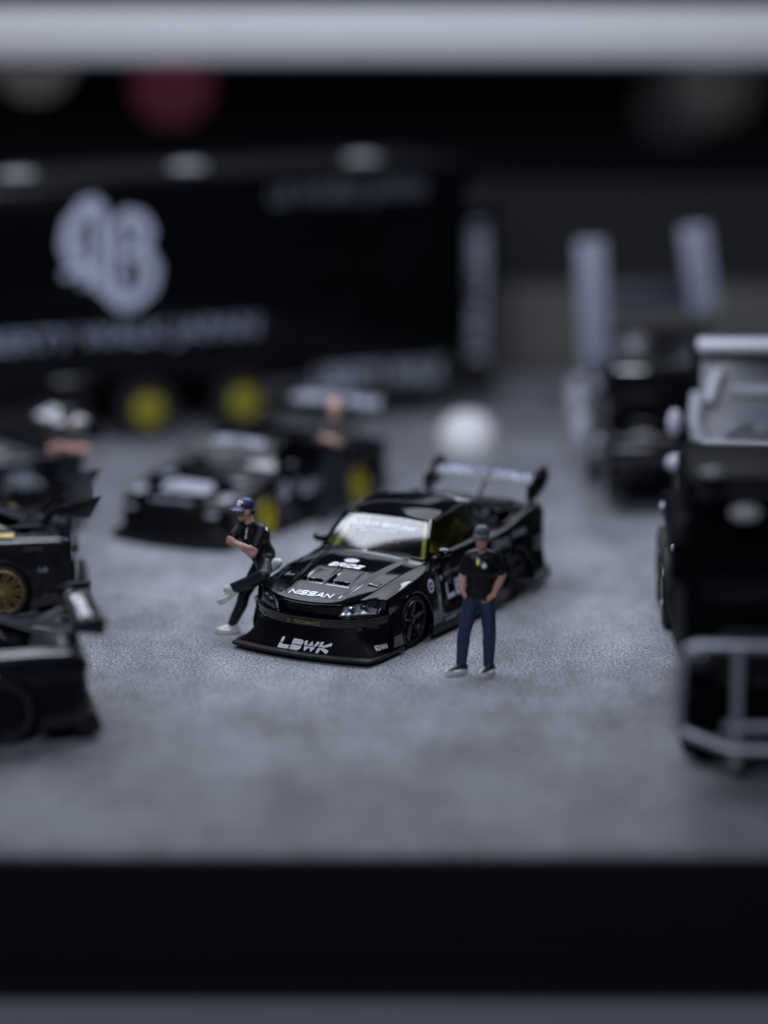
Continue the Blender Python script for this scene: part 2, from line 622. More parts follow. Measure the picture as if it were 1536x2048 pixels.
# ---------------------------------------------------------------- cars
def make_wheel(car, x, y, r, width, rim_mat, style, side, tyre_r=None, rim_frac=0.70, hub_mat=None, lip_mat=None):
    """wheel barrel with tyre and rim as its children; side=+1 left, -1 right (outer face direction)"""
    s = side
    yo = y + s * width / 2            # outer face
    yi = y - s * width / 2
    rr = r * rim_frac
    hub = MB().lathe([(rr * 0.93, (yi - y)), (rr * 0.93, (yo - y) - s * 0.03), (rr * 0.80, (yo - y) - s * 0.12), (0.02, (yo - y) - s * 0.13)],
                     (x, y, r), 'y', 36).build('wheel', hub_mat or MATTE, car)
    w = width / 2
    MB().lathe([(rr, -w * 0.94), (r * 0.93, -w), (r * 0.985, -w * 0.86), (r, -w * 0.6), (r, w * 0.6), (r * 0.985, w * 0.86), (r * 0.93, w), (rr, w * 0.94)],
               (x, y, r), 'y', 44).build('tyre', TYRE, hub)
    mb = MB()
    f = (yo - y)
    lip = [(rr * 1.01, f - s * 0.0), (rr * 0.985, f + s * 0.012), (rr * 0.93, f + s * 0.006), (rr * 0.90, f - s * 0.03), (rr * 0.90, f - s * 0.07)]
    mb.lathe(lip, (x, y, r), 'y', 44)
    c = Vector((x, y + f, r))

    def spoke(a, r0, r1, w0, w1, d0, d1, th=0.025):
        ca, sa = math.cos(a), math.sin(a)
        R = Vector((ca, 0, sa))
        T = Vector((-sa, 0, ca))
        Y = Vector((0, s, 0))
        vs = []
        for (rad, ww, dd) in ((r0, w0, d0), ((r0 + r1) / 2, (w0 + w1) / 2 * 0.9, (d0 + d1) / 2 + 0.008), (r1, w1, d1)):
            for (tt, yy) in ((-1, 0), (-0.6, th), (0.6, th), (1, 0), (0, -th)):
                vs.append(c + R * rad + T * ww * tt + Y * (yy + dd))
        fs = []
        for i in range(2):
            for k in range(5):
                fs.append((i * 5 + k, i * 5 + (k + 1) % 5, (i + 1) * 5 + (k + 1) % 5, (i + 1) * 5 + k))
        fs += [(4, 3, 2, 1, 0), (10, 11, 12, 13, 14)]
        mb.add(vs, fs)
    if style == 'five':
        for k in range(5):
            spoke(math.pi / 2 + k * 2 * math.pi / 5, rr * 0.12, rr * 0.95, rr * 0.13, rr * 0.10, -0.055, -0.015)
    elif style == 'mesh':
        for k in range(10):
            a = k * 2 * math.pi / 10
            for da in (-0.13, 0.13):
                ca = a + da
                spoke(ca, rr * 0.2, rr * 0.94, rr * 0.04, rr * 0.045, -0.05, -0.02, 0.016)
    elif style == 'dish':
        mb.lathe([(rr * 0.9, f - s * 0.03), (rr * 0.6, f - s * 0.02), (rr * 0.45, f + s * 0.01), (0.01, f + s * 0.01)], (x, y, r), 'y', 36)
    mb.cyl(c - Vector((0, s * 0.09, 0)), c + Vector((0, -s * 0.012, 0)), rr * 0.19, rr * 0.15, 16)
    mb.build('rim', rim_mat, hub, angle=30)
    return hub


HERO = dict(
    T=[(-3.50, 1.10, .74, 1.09, .91, 1.05, .94, .55, .97, .30, .95, .20),
       (-3.40, 1.13, .78, 1.13, .95, 1.10, .98, .55, 1.03, .30, 1.02, .20),
       (-3.00, 1.09, .79, 1.10, .95, 1.06, .98, .55, 1.05, .28, 1.04, .16),
       (-2.60, 1.02, .79, 1.01, .94, .97, .98, .58, 1.06, .28, 1.05, .14),
       (-2.10, 1.00, .79, .96, .90, .88, .95, .58, 1.02, .25, 1.01, .12),
       (-1.80, .98, .79, .945, .83, .82, .870, .55, .97, .25, .975, .12),
       (-1.20, .97, .79, .935, .825, .80, .870, .55, .975, .25, .98, .12),
       (-0.75, .96, .78, .915, .855, .79, .905, .55, .99, .25, .99, .12),
       (-0.55, .95, .765, .90, .89, .79, .95, .55, 1.00, .25, .99, .12),
       (0.00, .885, .725, .855, .91, .785, .965, .54, 1.02, .25, 1.02, .12),
       (0.40, .81, .70, .805, .90, .745, .95, .52, 1.00, .25, 1.00, .12),
       (0.70, .735, .675, .76, .89, .72, .935, .50, .99, .25, .99, .12),
       (0.97, .668, .64, .718, .885, .70, .925, .49, .985, .25, .985, .12)],
    sweep=lambda y: 0.98 - 0.36 * (abs(y) / 0.85) ** 2.4,
    arches=[(0.0, .36), (-2.66, .38)], wheel_r=.32, track=.815, wheel_w=.26,
    open_top=(-2.95, -0.62), hood_detail=True, fine=True)


def car_shell(car, sp, paint, body_name='body'):
    T = np.array(sp['T'])
    xs = T[:, 0]
    nose, tail = xs[-1], xs[0]
    if sp.get('fine'):
        st = np.concatenate([np.linspace(tail, -0.62, 96)[:-1], np.linspace(-0.62, nose, 134)])
    else:
        st = np.linspace(tail, nose, 110)
    col = {k: pchip(xs, T[:, k], st) for k in range(1, 12)}
    zc, y1, z1, y2, z2, y3, z3, y4, z4, y5, z5 = [col[k] for k in range(1, 12)]
    n1 = 56 if sp.get('fine') else 18
    ns = len(st)
    Y, Z = [], []          # columns of the left half
    t = np.linspace(0, 1, n1)
    for k in t[:-1]:
        Y.append((y1 - 0.009) * k)
        Z.append(zc + (z1 - zc) * k ** 2.2)
    Y.append(y1 - 0.009); Z.append(z1 + 0.0)
    Y.append(y1 - 0.004); Z.append(z1 - 0.022)
    Y.append(y1 + 0.004); Z.append(z1 - 0.022)
    Y.append(y1 + 0.009); Z.append(z1 + 0.0)
    iL1 = len(Y) - 1
    ctrl = [(y1 + 0.009, z1), (y2, z2), (y3, z3), (y4, z4), (y5, z5)]
    cnt = [12, 12, 12, 5]
    iL2 = None
    for q in range(4):
        p0 = ctrl[max(q - 1, 0)]
        p1, p2 = ctrl[q], ctrl[q + 1]
        p3 = ctrl[min(q + 2, 4)]
        for i in range(1, cnt[q] + 1):
            u = i / cnt[q]
            h = [(2 * u**3 - 3 * u**2 + 1), (u**3 - 2 * u**2 + u), (-2 * u**3 + 3 * u**2), (u**3 - u**2)]
            out = []
            for d in (0, 1):
                m1 = (p2[d] - p0[d]) * 0.42 if q > 0 else (p2[d] - p1[d]) * 0.8
                m2 = (p3[d] - p1[d]) * 0.42 if q < 3 else (p2[d] - p1[d])
                out.append(h[0] * p1[d] + h[1] * m1 + h[2] * p2[d] + h[3] * m2)
            Y.append(out[0]); Z.append(out[1])
        if q == 0:
            iL2 = len(Y) - 1
    Y, Z = np.array(Y), np.array(Z)          # cols x stations
    nc = len(Y)
    sw = sp['sweep']
    k = sstep(-0.5, nose, st)
    yy = np.minimum(Y, y2[None, :])
    X = st[None, :] - k[None, :] * (sw(0) - np.vectorize(sw)(yy))
    if sp.get('hood_detail'):
        x, y = X[:iL1 - 2], Y[:iL1 - 2]
        yr = np.interp(x, [-0.5, 0.85], [0.56, 0.40])
        fade = 1 - sstep(0.74, 0.88, x)
        d = 0.014 * (1 - sstep(yr - 0.05, yr + 0.012, y)) * fade
        d += 0.005 * np.exp(-((y - yr) / 0.016) ** 2) * fade
        # twin vents with ramps running back
        inx = sstep(0.10, 0.15, x) * (1 - sstep(0.505, 0.52, x))
        iny = sstep(0.040, 0.050, y) * (1 - sstep(0.312, 0.322, y))
        d -= (0.020 * np.clip((x - 0.10) / 0.40, 0, 1) + 0.060 * sstep(0.405, 0.42, x)) * inx * iny
        rim = sstep(0.06, 0.12, x) * (1 - sstep(0.54, 0.57, x)) * sstep(0.0, 0.03, y) * (1 - sstep(0.33, 0.36, y)) * (1 - inx * iny)
        d += 0.006 * rim
        # small outer louvres
        inx2 = sstep(0.22, 0.25, x) * (1 - sstep(0.375, 0.385, x))
        iny2 = sstep(0.515, 0.53, y) * (1 - sstep(0.635, 0.65, y))
        d -= (0.012 * np.clip((x - 0.22) / 0.16, 0, 1) + 0.035 * sstep(0.335, 0.35, x)) * inx2 * iny2
        Z[:iL1 - 2] += d
    # full grid: mirrored columns
    idx = {}
    verts, faces, facecol = [], [], []

    def vid(c, i):
        key = (c, i)
        if key not in idx:
            a = abs(c)
            idx[key] = len(verts)
            verts.append([X[a, i], math.copysign(Y[a, i], c) if c else 0.0, Z[a, i]])
        return idx[key]
    ox = sp.get('open_top')
    for c in range(-(nc - 1), nc - 1):
        a = max(abs(c), abs(c + 1))
        for i in range(ns - 1):
            if ox and a <= iL1 and ox[0] < st[i] < ox[1]:
                continue
            q = (vid(c, i), vid(c + 1, i), vid(c + 1, i + 1), vid(c, i + 1))
            faces.append(q)
            facecol.append((c, i))
    V = np.array(verts)
    keep, kc, dead_v, live_v = [], [], {}, set()
    R0 = sp['wheel_r']
    for q, fc in zip(faces, facecol):
        a = max(abs(fc[0]), abs(fc[0] + 1))
        cut = None
        if a > iL2:
            cen = V[list(q)].mean(0)
            for n, (xw, R) in enumerate(sp['arches']):
                if (cen[0] - xw) ** 2 + (cen[2] - R0) ** 2 < R * R:
                    cut = n
        if cut is None:
            keep.append(q); kc.append(fc)
            live_v.update(q)
        else:
            for v in q:
                dead_v[v] = cut
    edge = {}
    for v, n in dead_v.items():
        if v in live_v:
            xw, R = sp['arches'][n]
            dx, dz = V[v, 0] - xw, V[v, 2] - R0
            L = math.hypot(dx, dz)
            V[v, 0], V[v, 2] = xw + dx / L * R, R0 + dz / L * R
            edge.setdefault((n, V[v, 1] > 0), []).append(v)
    hood_f, body_f = [], []
    for q, (c, i) in zip(keep, kc):
        a = max(abs(c), abs(c + 1))
        if a < iL1 - 1 and st[i] > -0.62:
            hood_f.append(q)
        else:
            body_f.append(q)

    def sub(name, fl, m):
        used = sorted({v for q in fl for v in q})
        mp = {v: k for k, v in enumerate(used)}
        return obj(name, [V[v] for v in used], [tuple(mp[v] for v in q) for q in fl], m, car, angle=50)
    body = sub(body_name, body_f, paint)
    hood = sub('hood', hood_f, paint)
    for (n, sd), vl in edge.items():
        xw, R = sp['arches'][n]
        vl = sorted(vl, key=lambda v: (math.atan2(V[v, 2] - R0, V[v, 0] - xw) + math.pi / 2) % (2 * math.pi))
        pts = [V[v] for v in vl]
        MB().tube(pts, 0.013, 6).build('arch_lip', paint, body)
    # wheel wells and underbody
    for n, (xw, R) in enumerate(sp['arches']):
        for s in (1, -1):
            mb = MB()
            P = []
            for k in range(21):
                a = -0.3 + (math.pi + 0.6) * k / 20
                P.append([(xw + R * 1.02 * math.cos(a), s * yy_, R0 + R * 1.02 * math.sin(a)) for yy_ in (sp['track'] - 0.22, sp['track'] + 0.09)])
            mb.grid(P)
            mb.add([(xw + R * 1.02 * math.cos(2 * math.pi * k / 24), s * (sp['track'] - 0.22), R0 + R * 1.02 * math.sin(2 * math.pi * k / 24)) for k in range(24)], [tuple(range(24))])
            mb.build('wheel_well', DARK, body)
    wb = sp['arches'][1][0]
    mb = MB()
    mb.box(((wb + 0) / 2, 0, 0.20), (abs(wb) - 0.86, 1.76, 0.2))
    mb.box((0.05, 0, 0.22), (1.0, 1.2, 0.2))
    mb.box((wb, 0, 0.24), (1.2, 1.2, 0.24))
    mb.build('underbody', DARK, car)
    return body, hood, dict(st=st, X=X, Y=Y, Z=Z, iL1=iL1, iL2=iL2, nose=nose)


def patch(P, thick=0.0):
    return MB().grid(P)


def lerp(a, b, t):
    return tuple(a[i] + (b[i] - a[i]) * t for i in range(3))


def cabin(car, paint, C, cage=None, glass=None, seat=None):
    """C: ws_base (x centre, x corner, y, z), ws_top, roof rail points, rear base; makes glass, roof, pillars"""
    G = glass or GLASS
    bx, bxc, by, bz, bzc = C['ws_base']
    tx, txc, ty, tz, tzc = C['ws_top']
    n, m = 24, 12

    def curve(x, xc, y, z, zc, k):
        t = -1 + 2 * k / n
        return Vector((x + (xc - x) * t * t, y * t, z + (zc - z) * t * t))
    P = []
    for i in range(m + 1):
        v = i / m
        row = []
        for k in range(n + 1):
            a, b = curve(bx, bxc, by, bz, bzc, k), curve(tx, txc, ty, tz, tzc, k)
            p = a.lerp(b, v)
            bul = 0.02 * 4 * v * (1 - v)
            row.append(p + Vector((bul * 0.7, 0, bul * 0.7)))
        P.append(row)
    ws = patch(P).build('windshield', G, car)
    # roof: front edge is the top of the windshield, rails run back, rear edge meets the rear window
    rail = C['rail']                     # [(x,y,z) ...] from windshield corner back
    rx = [q[0] for q in rail][::-1]
    ry = [q[1] for q in rail][::-1]
    rz = [q[2] for q in rail][::-1]
    x_end = rail[-1][0]
    P = []
    NR = 26
    for i in range(NR + 1):
        v = i / NR
        row = []
        for k in range(n + 1):
            t = -1 + 2 * k / n
            x0 = curve(tx, txc, ty, tz, tzc, k).x
            x1 = x_end + C.get('roof_tail', -0.05) * (1 - t * t)
            x = x0 + (x1 - x0) * v
            xr = txc + (x_end - txc) * v
            y = float(pchip(rx, ry, xr)) * t
            zr = float(pchip(rx, rz, xr))
            zcrown = C['crown'] * (1 - abs(t) ** 2.5)
            row.append((x, y, zr + zcrown))
        P.append(row)
    roof = patch(P).build('roof', paint, car, angle=60)
    # rear window
    rbx, rbxc, rby, rbz = C['rear_base']
    P = []
    for i in range(m + 1):
        v = i / m
        row = []
        for k in range(n + 1):
            t = -1 + 2 * k / n
            a = Vector((x_end + C.get('roof_tail', -0.05) * (1 - t * t), rail[-1][1] * t, rail[-1][2] + C['crown'] * (1 - abs(t) ** 2.5)))
            b = Vector((rbx + (rbxc - rbx) * t * t, rby * t, rbz))
            row.append(a.lerp(b, v))
        P.append(row)
    patch(P).build('rear_window', DGLASS, car, angle=60)
    for s in (1, -1):
        q0 = C['belt'][0]
        q1 = C['belt'][1]
        g1 = C['glass_end']              # (top x, bottom x)
        P, Q = [], []
        for i in range(9):
            v = i / 8
            row, row2 = [], []
            for k in range(17):
                u = k / 16
                xt = txc + (g1[0] - txc) * u
                top = Vector((xt, float(pchip(rx, ry, xt)), float(pchip(rx, rz, xt)) - 0.01))
                xb = q0[0] + (g1[1] - q0[0]) * u
                w = (xb - q0[0]) / (q1[0] - q0[0])
                bot = Vector((xb, q0[1] + (q1[1] - q0[1]) * w, q0[2] + (q1[2] - q0[2]) * w))
                p = bot.lerp(top, v) + Vector((0, 0.025 * 4 * v * (1 - v), 0))
                row.append((p.x, p.y * s, p.z))
            for k in range(9):
                u = k / 8
                xt = g1[0] + (x_end - g1[0]) * u
                top = Vector((xt, float(pchip(rx, ry, xt)), float(pchip(rx, rz, xt))))
                xb = g1[1] + (rbxc - g1[1]) * u
                w = (xb - q0[0]) / (q1[0] - q0[0])
                bot = Vector((xb, q0[1] + (q1[1] - q0[1]) * min(w, 1), q0[2] + (q1[2] - q0[2]) * w))
                if u > 0.5:
                    bot.y += (rby - bot.y) * (u - 0.5) * 1.2
                p = bot.lerp(top, v) + Vector((0, 0.03 * 4 * v * (1 - v), 0))
                row2.append((p.x, p.y * s, p.z))
            P.append(row)
            Q.append(row2)
        patch(P).build('side_window', G, car)
        patch(Q).build('rear_pillar', paint, car)
        pil = [(bxc - 0.01, s * (by + 0.025), bzc - 0.02), lerp((bxc - .01, s * (by + .025), bzc - 0.02), (txc, s * ty, tzc), 0.5)]
        pil[1] = (pil[1][0] + 0.015, pil[1][1] + s * 0.008, pil[1][2] + 0.015)
        pil += [(txc, s * (ty + 0.008), tzc)]
        pil += [(x, s * (float(pchip(rx, ry, x)) + 0.006), float(pchip(rx, rz, x)) - 0.004) for x in np.linspace(txc - 0.08, x_end, 14)]
        MB().tube(pil, C.get('pillar_r', 0.033), 8, flat=0.8).build('roof_pillar', paint, car)
    # edge trim round the windshield
    tr = [curve(bx, bxc, by, bz, bzc, k) for k in range(n + 1)]
    MB().tube([p + Vector((0.02, 0, 0.0)) for p in tr], 0.022, 6).build('cowl', MATTE, car)
    tr2 = [curve(tx, txc, ty, tz, tzc, k) for k in range(n + 1)]
    MB().tube([p + Vector((0.0, 0, 0.004)) for p in tr2], 0.016, 6).build('windshield_frame', paint, car)
    # interior
    mb = MB()
    mb.box((bx - 0.28, 0, bz - 0.16), (0.5, by * 1.9, 0.26), bevel=0.05)
    mb.build('dashboard', MATTE, car)
    mb = MB()
    mb.box(((bx + rbx) / 2, 0, 0.33), (abs(rbx - bx) + 0.1, by * 2.1, 0.06))
    mb.box((rbx + 0.25, 0, bz - 0.25), (0.5, by * 1.9, 0.5))
    mb.build('cabin_floor', DARK, car)
    for s in (1, -1):
        mb = MB()
        mb.box((bx - 0.95, s * 0.44, 0.55), (0.5, 0.44, 0.16), bevel=0.05)
        mb.box((bx - 1.15, s * 0.44, 0.86), (0.16, 0.44, 0.60), rot=(0, -0.2, 0), bevel=0.05)
        mb.box((bx - 1.22, s * 0.44, 1.14), (0.12, 0.26, 0.14), rot=(0, -0.2, 0), bevel=0.04)
        mb.build('seat', (seat if isinstance(seat, tuple) else (seat, seat))[0 if s > 0 else 1] or MATTE, car)
    if cage:
        mb = MB()
        for s in (1, -1):
            a = (bxc - 0.09, s * (by - 0.075), bzc - 0.06)
            b = (txc - 0.05, s * (ty - 0.075), tzc - 0.05)
            c = (bx - 1.42, s * (ty - 0.06), tzc - 0.02)
            mb.tube([(a[0] + 0.05, a[1] + s * .01, 0.40), a, b, c, (c[0] - 0.02, s * (by - 0.05), 0.4)], 0.034, 8)
            mb.tube([(c[0], c[1], c[2]), (rbx + 0.2, s * 0.5, 0.7)], 0.03, 8)
            mb.tube([(c[0] + 0.02, s * (by - 0.05), 0.55), (bx - 0.45, s * (by - 0.03), 0.86)], 0.045, 8)
            mb.tube([(c[0] + 0.02, s * (by - 0.05), 0.95), (bx - 0.45, s * (by - 0.03), 0.55)], 0.045, 8)
        mb.tube([(bx - 1.42, -ty, tzc - 0.02), (bx - 1.42, ty, tzc - 0.02)], 0.03, 8)
        mb.build('roll_cage', cage, car)
    return ws, roof


def strip(P0, P1, name, m, parent, both=True):
    return MB().grid([P0, P1]).build(name, m, parent)


def front_fascia(car, sp, sh, paint, rows, bpath):
    """loft from the nose edge of the shell down to the splitter; rows = [(forward, z or None, weight of lower path)]"""
    X, Y, Z, iL2, nose = sh['X'], sh['Y'], sh['Z'], sh['iL2'], sh['nose']
    e = [(X[k, -1], Y[k, -1], Z[k, -1]) for k in range(0, iL2 + 1) if k not in (sh['iL1'] - 2, sh['iL1'] - 1)]
    L5 = [(X[k, -1], Y[k, -1], Z[k, -1]) for k in range(iL2 + 1, len(Y))]
    A = np.array(e)
    n = len(A)
    # cumulative position along the upper path
    d = np.concatenate([[0], np.cumsum(np.hypot(np.diff(A[:, 0]), np.diff(A[:, 1])))])
    d /= d[-1]
    bs = np.array(bpath)               # lower path (x,y) in order centre to rear end
    bd = np.concatenate([[0], np.cumsum(np.hypot(np.diff(bs[:, 0]), np.diff(bs[:, 1])))])
    bd /= bd[-1]
    grid = []
    for (fw, z, w, rise) in rows:
        r = []
        for i in range(n):
            tx = A[min(i + 1, n - 1), 0] - A[max(i - 1, 0), 0]
            ty = A[min(i + 1, n - 1), 1] - A[max(i - 1, 0), 1]
            L = math.hypot(tx, ty)
            nx, ny = ty / L, -tx / L
            ax, ay = A[i, 0] + nx * fw, A[i, 1] + ny * fw
            qx, qy = np.interp(d[i], bd, bs[:, 0]), np.interp(d[i], bd, bs[:, 1])
            zz = A[i, 2] + (z - 2.0) if z > 1.5 else z + rise * d[i] ** 4
            r.append((ax * (1 - w) + qx * w, ay * (1 - w) + qy * w, zz))
        grid.append([(p[0], -p[1], p[2]) for p in r[:0:-1]] + r)
    o = MB().grid(grid).build('front_bumper', paint, car, angle=30)
    return o, A, grid


def wing_part(car, blade_m, x, z, half, chord, plates, struts, tilt=0.12, name='rear_wing', plate_m=None):
    """airfoil blade with end plates and struts as children"""
    prof = []
    for k in range(13):
        t = k / 12
        prof.append((chord * (0.5 - t), 0.035 * math.sin(math.pi * t ** 0.7) + tilt * (t - 0.5) * chord * 2))
    low = [(a, b - 0.03 * math.sin(math.pi * min(1, k / 12)) - 0.012) for k, (a, b) in enumerate(prof)]
    poly = prof + low[::-1]
    n = len(poly)
    vs, fs = [], []
    for y in (-half, half):
        vs += [(x + a, y, z + b) for a, b in poly]
    fs.append(tuple(range(n)))
    fs.append(tuple(range(2 * n - 1, n - 1, -1)))
    for k in range(n):
        fs.append((k, (k + 1) % n, n + (k + 1) % n, n + k))
    w = MB().add(vs, fs).build(name, blade_m, car, angle=40)
    for s in (1, -1):
        MB().prism([(a, b) for a, b in plates], s * half, s * (half + 0.045)).build('end_plate', plate_m or blade_m, w, bevel=0.004)
    for st in struts:
        MB().prism(st[1], st[0] - 0.02, st[0] + 0.02).build('wing_strut', st[2] if len(st) > 2 else blade_m, w)
    return w


CABIN_R34 = dict(ws_base=(-.60, -.655, .725, .945, .92), ws_top=(-1.01, -1.05, .585, 1.34, 1.31),
                 rail=[(-1.05, .585, 1.31), (-1.45, .605, 1.375), (-1.9, .60, 1.375), (-2.35, .565, 1.29)], crown=0.06,
                 rear_base=(-3.0, -2.85, .62, .99), belt=[(-.74, .77, .915), (-2.75, .78, .96)], glass_end=(-1.98, -2.12))


def hero_car():
    car = thing('race_car', 'glossy black widebody race coupe with white lettering, in sharp focus at the centre', 'car',
                HERO_LOC, HERO_YAW)
    sp = HERO
    body, hood, sh = car_shell(car, sp, PAINT)
    ws, roof = cabin(car, PAINT, CABIN_R34, cage=YELLOWC, seat=(mat('yellow_seat', (0.86, 0.76, 0.015), 0.6, noise=0.1), MAROON))
    # front end: upper path is the nose edge, lower path the splitter
    bpath = [(1.13 - 0.12 * (y / 0.90) ** 2, y) for y in np.linspace(0, 0.90, 12)] + [(0.985, 0.925), (0.40, 0.985)]
    rows = [(0.0, 2.0, 0, 0), (0.012, 1.985, 0, 0), (-0.03, 1.972, 0, 0), (-0.035, 0.512, 0, .05), (0.040, 0.500, 0, .05), (0.078, 0.488, 0, .05), (0.076, 0.468, 0, .05),
            (0.058, 0.456, 0.0, .05), (0.056, 0.385, 0.02, .06)]
    bumper, A, grid = front_fascia(car, sp, sh, PAINT, rows, bpath)
    rows = [(0.056, 0.385, 0.02, .06), (0.055, 0.33, 0.12, .05), (0.05, 0.25, 0.34, .02), (0.03, 0.16, 0.72, 0), (0, 0.10, 0.96, 0), (0, 0.085, 1.0, 0)]
    apron, A, grid = front_fascia(car, sp, sh, APRON, rows, bpath)
    apron.name = 'front_apron'
    # splitter blade
    out = [(1.245 - 0.13 * (y / 0.95) ** 2, y) for y in np.linspace(-0.95, 0.95, 25)]
    poly = [(0.30, -0.99), (0.9, -0.99)] + out + [(0.9, 0.99), (0.30, 0.99)]
    spl = MB().prism(poly, 0.045, 0.085, 'xy').build('splitter', MATTE, car, bevel=0.008)
    # grille between the lamps: dark opening with a mesh of bars and a stepped lip above it
    g = MB()
    gx = lambda y: HERO['sweep'](y) - 0.005
    for k in range(5):
        z = 0.527 + k * 0.017
        g.tube([(gx(y) - 0.01, y, z) for y in np.linspace(-0.43, 0.43, 19)], 0.0035, 5)
    for y in np.linspace(-0.42, 0.42, 36):
        g.tube([(gx(y) - 0.012, y, 0.518), (gx(y) - 0.012, y, 0.60)], 0.003, 4)
    g.build('grille', DARK, bumper)
    for k in range(3):
        MB().tube([(HERO['sweep'](y) + 0.018 - k * 0.006, y, 0.650 - k * 0.013 - 0.02 * 0 + 0.006 * (y / .4) ** 2) for y in np.linspace(-0.46, 0.46, 21)], 0.0055, 6).build('grille_slat', PAINT, bumper)
    # headlamps
    for s in (1, -1):
        def hp(u, v, dx):
            y = 0.415 + (0.83 - 0.415) * u + 0.07 * v * (1 - u) - 0.02 * (1 - v) * u
            zb = 0.518 + 0.020 * u
            ztop = 0.645 + 0.075 * u ** 1.1 - 0.05 * max(0, u - 0.85) / 0.15 * 0.4
            z = zb + (ztop - zb) * v
            return Vector((HERO['sweep'](y) + dx - 0.055 * v * (0.2 + u), s * y, z))
        P = [[hp(u, v, 0.040 + 0.025 * math.sin(math.pi * u) * math.sin(math.pi * v)) for u in np.linspace(0, 1, 15)] for v in np.linspace(0, 1, 8)]
        lamp = MB().grid(P).build('headlight', LENSG, car, angle=80)
        Q = [[hp(u, v, -0.010 - 0.022 * math.sin(math.pi * v) + 0.006 * math.sin(u * 19)) for u in np.linspace(0, 1, 25)] for v in np.linspace(0, 1, 8)]
        MB().grid(Q).build('reflector', mat('lamp_reflector', (0.70, 0.71, 0.75), 0.35, metal=0.6, rnoise=0.1, nscale=40), lamp, angle=20)
        edge = [P[0][k] for k in range(15)] + [P[j][14] for j in range(1, 8)] + [P[7][k] for k in range(13, -1, -1)] + [P[j][0] for j in range(6, 0, -1)]
        MB().tube(edge, 0.008, 6, closed=True).build('lamp_bezel', PAINT, lamp)
        MB().tube([hp(u, 0.10, 0.030) for u in np.linspace(0.08, 0.95, 12)], 0.0075, 6).build('light_strip', mat('lamp_strip', (0.75, 0.76, 0.8), 0.3, rnoise=0.05), lamp)
        for u in (0.30, 0.66):
            c = hp(u, 0.55, 0.012)
            MB().lathe([(0.044, -0.03), (0.047, 0.0), (0.040, 0.004), (0.034, -0.015), (0.012, -0.022), (0.004, -0.02)], c, 'x', 20).build('lamp_bowl', CHROME, lamp)
    bb = bvh_of(bumper, apron)
    for s in (1, -1):
        c = Vector((0.85, s * 0.66, 0.375))
        h = bb.ray_cast(c + Vector((1, 0, 0)), Vector((-1, 0, 0)))
        c.x = h[0].x if h[0] else c.x
        MB().ball(c + Vector((-0.012, 0, 0)), (0.035, 0.052, 0.040), 18).build('fog_lamp', mat('fog_lamp_glass', (0.03, 0.03, 0.035), 0.08), apron)
        m = MB()
        m.box((c.x + 0.005, s * 0.50, 0.335), (0.02, 0.16, 0.012))
        m.build('bumper_slot', MATTE, apron)
    # lettering
    top = bvh_of(hood, body)
    decal('nissan_lettering'[7:], stroke_polys('NISSAN', sw=0.27, cw=1.25, gap=0.24, shear=0.3), (0.80, -0.02, 1.2), (0, 1, 0), (-1, 0, 0), WHITE, hood,
          top, (0, 0, -1), 0.004, cut=0.03, width=0.60, height=0.092)
    decal('lettering', stroke_polys('BRIDE', sw=0.30, cw=0.95, gap=0.22, shear=0.35, cut=(0.52, 0.60)), (0.0, 0.0, 1.3), (0, 1, 0), (-1, 0, 0), WHITE, hood,
          top, (0, 0, -1), 0.004, cut=0.04, width=0.47, height=0.115)
    decal('badge', disc_polys(0.10, 0.065), (-0.165, -0.02, 1.3), (0, 1, 0), (-1, 0, 0), PINKP, hood, top, (0, 0, -1), 0.004, cut=0.05)
    decal('lettering', stroke_polys('LBWK', sw=0.35, cw=1.0, gap=0.14, shear=0.42, cut=(0.45, 0.53)), (1.3, 0.05, 0.158), (0, 1, 0), (0, 0, 1), WHITE, apron,
          bb, (-1, 0, 0), 0.006, cut=0.04, width=0.72, height=0.125)
    decal('lettering', font_polys('LB - PERFORMANCE', 1, 0.1, 0.01, sx=0.8), (1.3, 0.0, 0.424), (0, 1, 0), (0, 0, 1), GOLDP, bumper, bb, (-1, 0, 0), 0.006, cut=0.04, width=0.46, height=0.048)
    decal('lettering', font_polys('1996', 1, 0.0, 0.02), (1.3, 0.80, 0.40), (0, 1, 0), (0, 0, 1), DGOLDP, bumper, bb, (-1, 0, 0), 0.004, width=0.10, height=0.05)
    sb = bvh_of(body)
    L = (1, 0, 0)
    left = (0, -1, 0)
    decal('lettering', font_polys('ADVAN', 1, 0.15, 0.03), (0.74, 1.3, 0.165), (-1, 0, 0), (0, 0, 1), WHITE, bumper, bb, left, 0.012, cut=0.05, width=0.21, height=0.055)
    for dsk, mm, lf in ((disc_polys(0.088, 0.088), WHITE, 0.004), (disc_polys(0.084, 0.084, r_in=0.9), REDP, 0.006), (disc_polys(0.060, 0.052), BLUEP, 0.007)):
        decal('round_sticker', dsk, (-0.43, 1.3, 0.665), (-1, 0, 0), (0, 0, 1), mm, body, sb, left, lf, cut=0.05)
    decal('lettering', font_polys('HKS', 1, 0.1, 0.03), (-0.43, 1.3, 0.665), (-1, 0, 0), (0, 0, 1), WHITE, body, sb, left, 0.009, width=0.085, height=0.035)
    decal('round_sticker', disc_polys(0.036, 0.036), (-0.80, 1.3, 0.685), (-1, 0, 0), (0, 0, 1), DIMP, body, sb, left, 0.004)
    decal('lettering', font_polys('LIBERTY WALK', 1, 0.2, 0.02), (-1.12, 1.3, 0.70), (-1, 0, 0), (0, 0, 1), GREYP, body, sb, left, 0.004, cut=0.06, width=0.50, height=0.05)
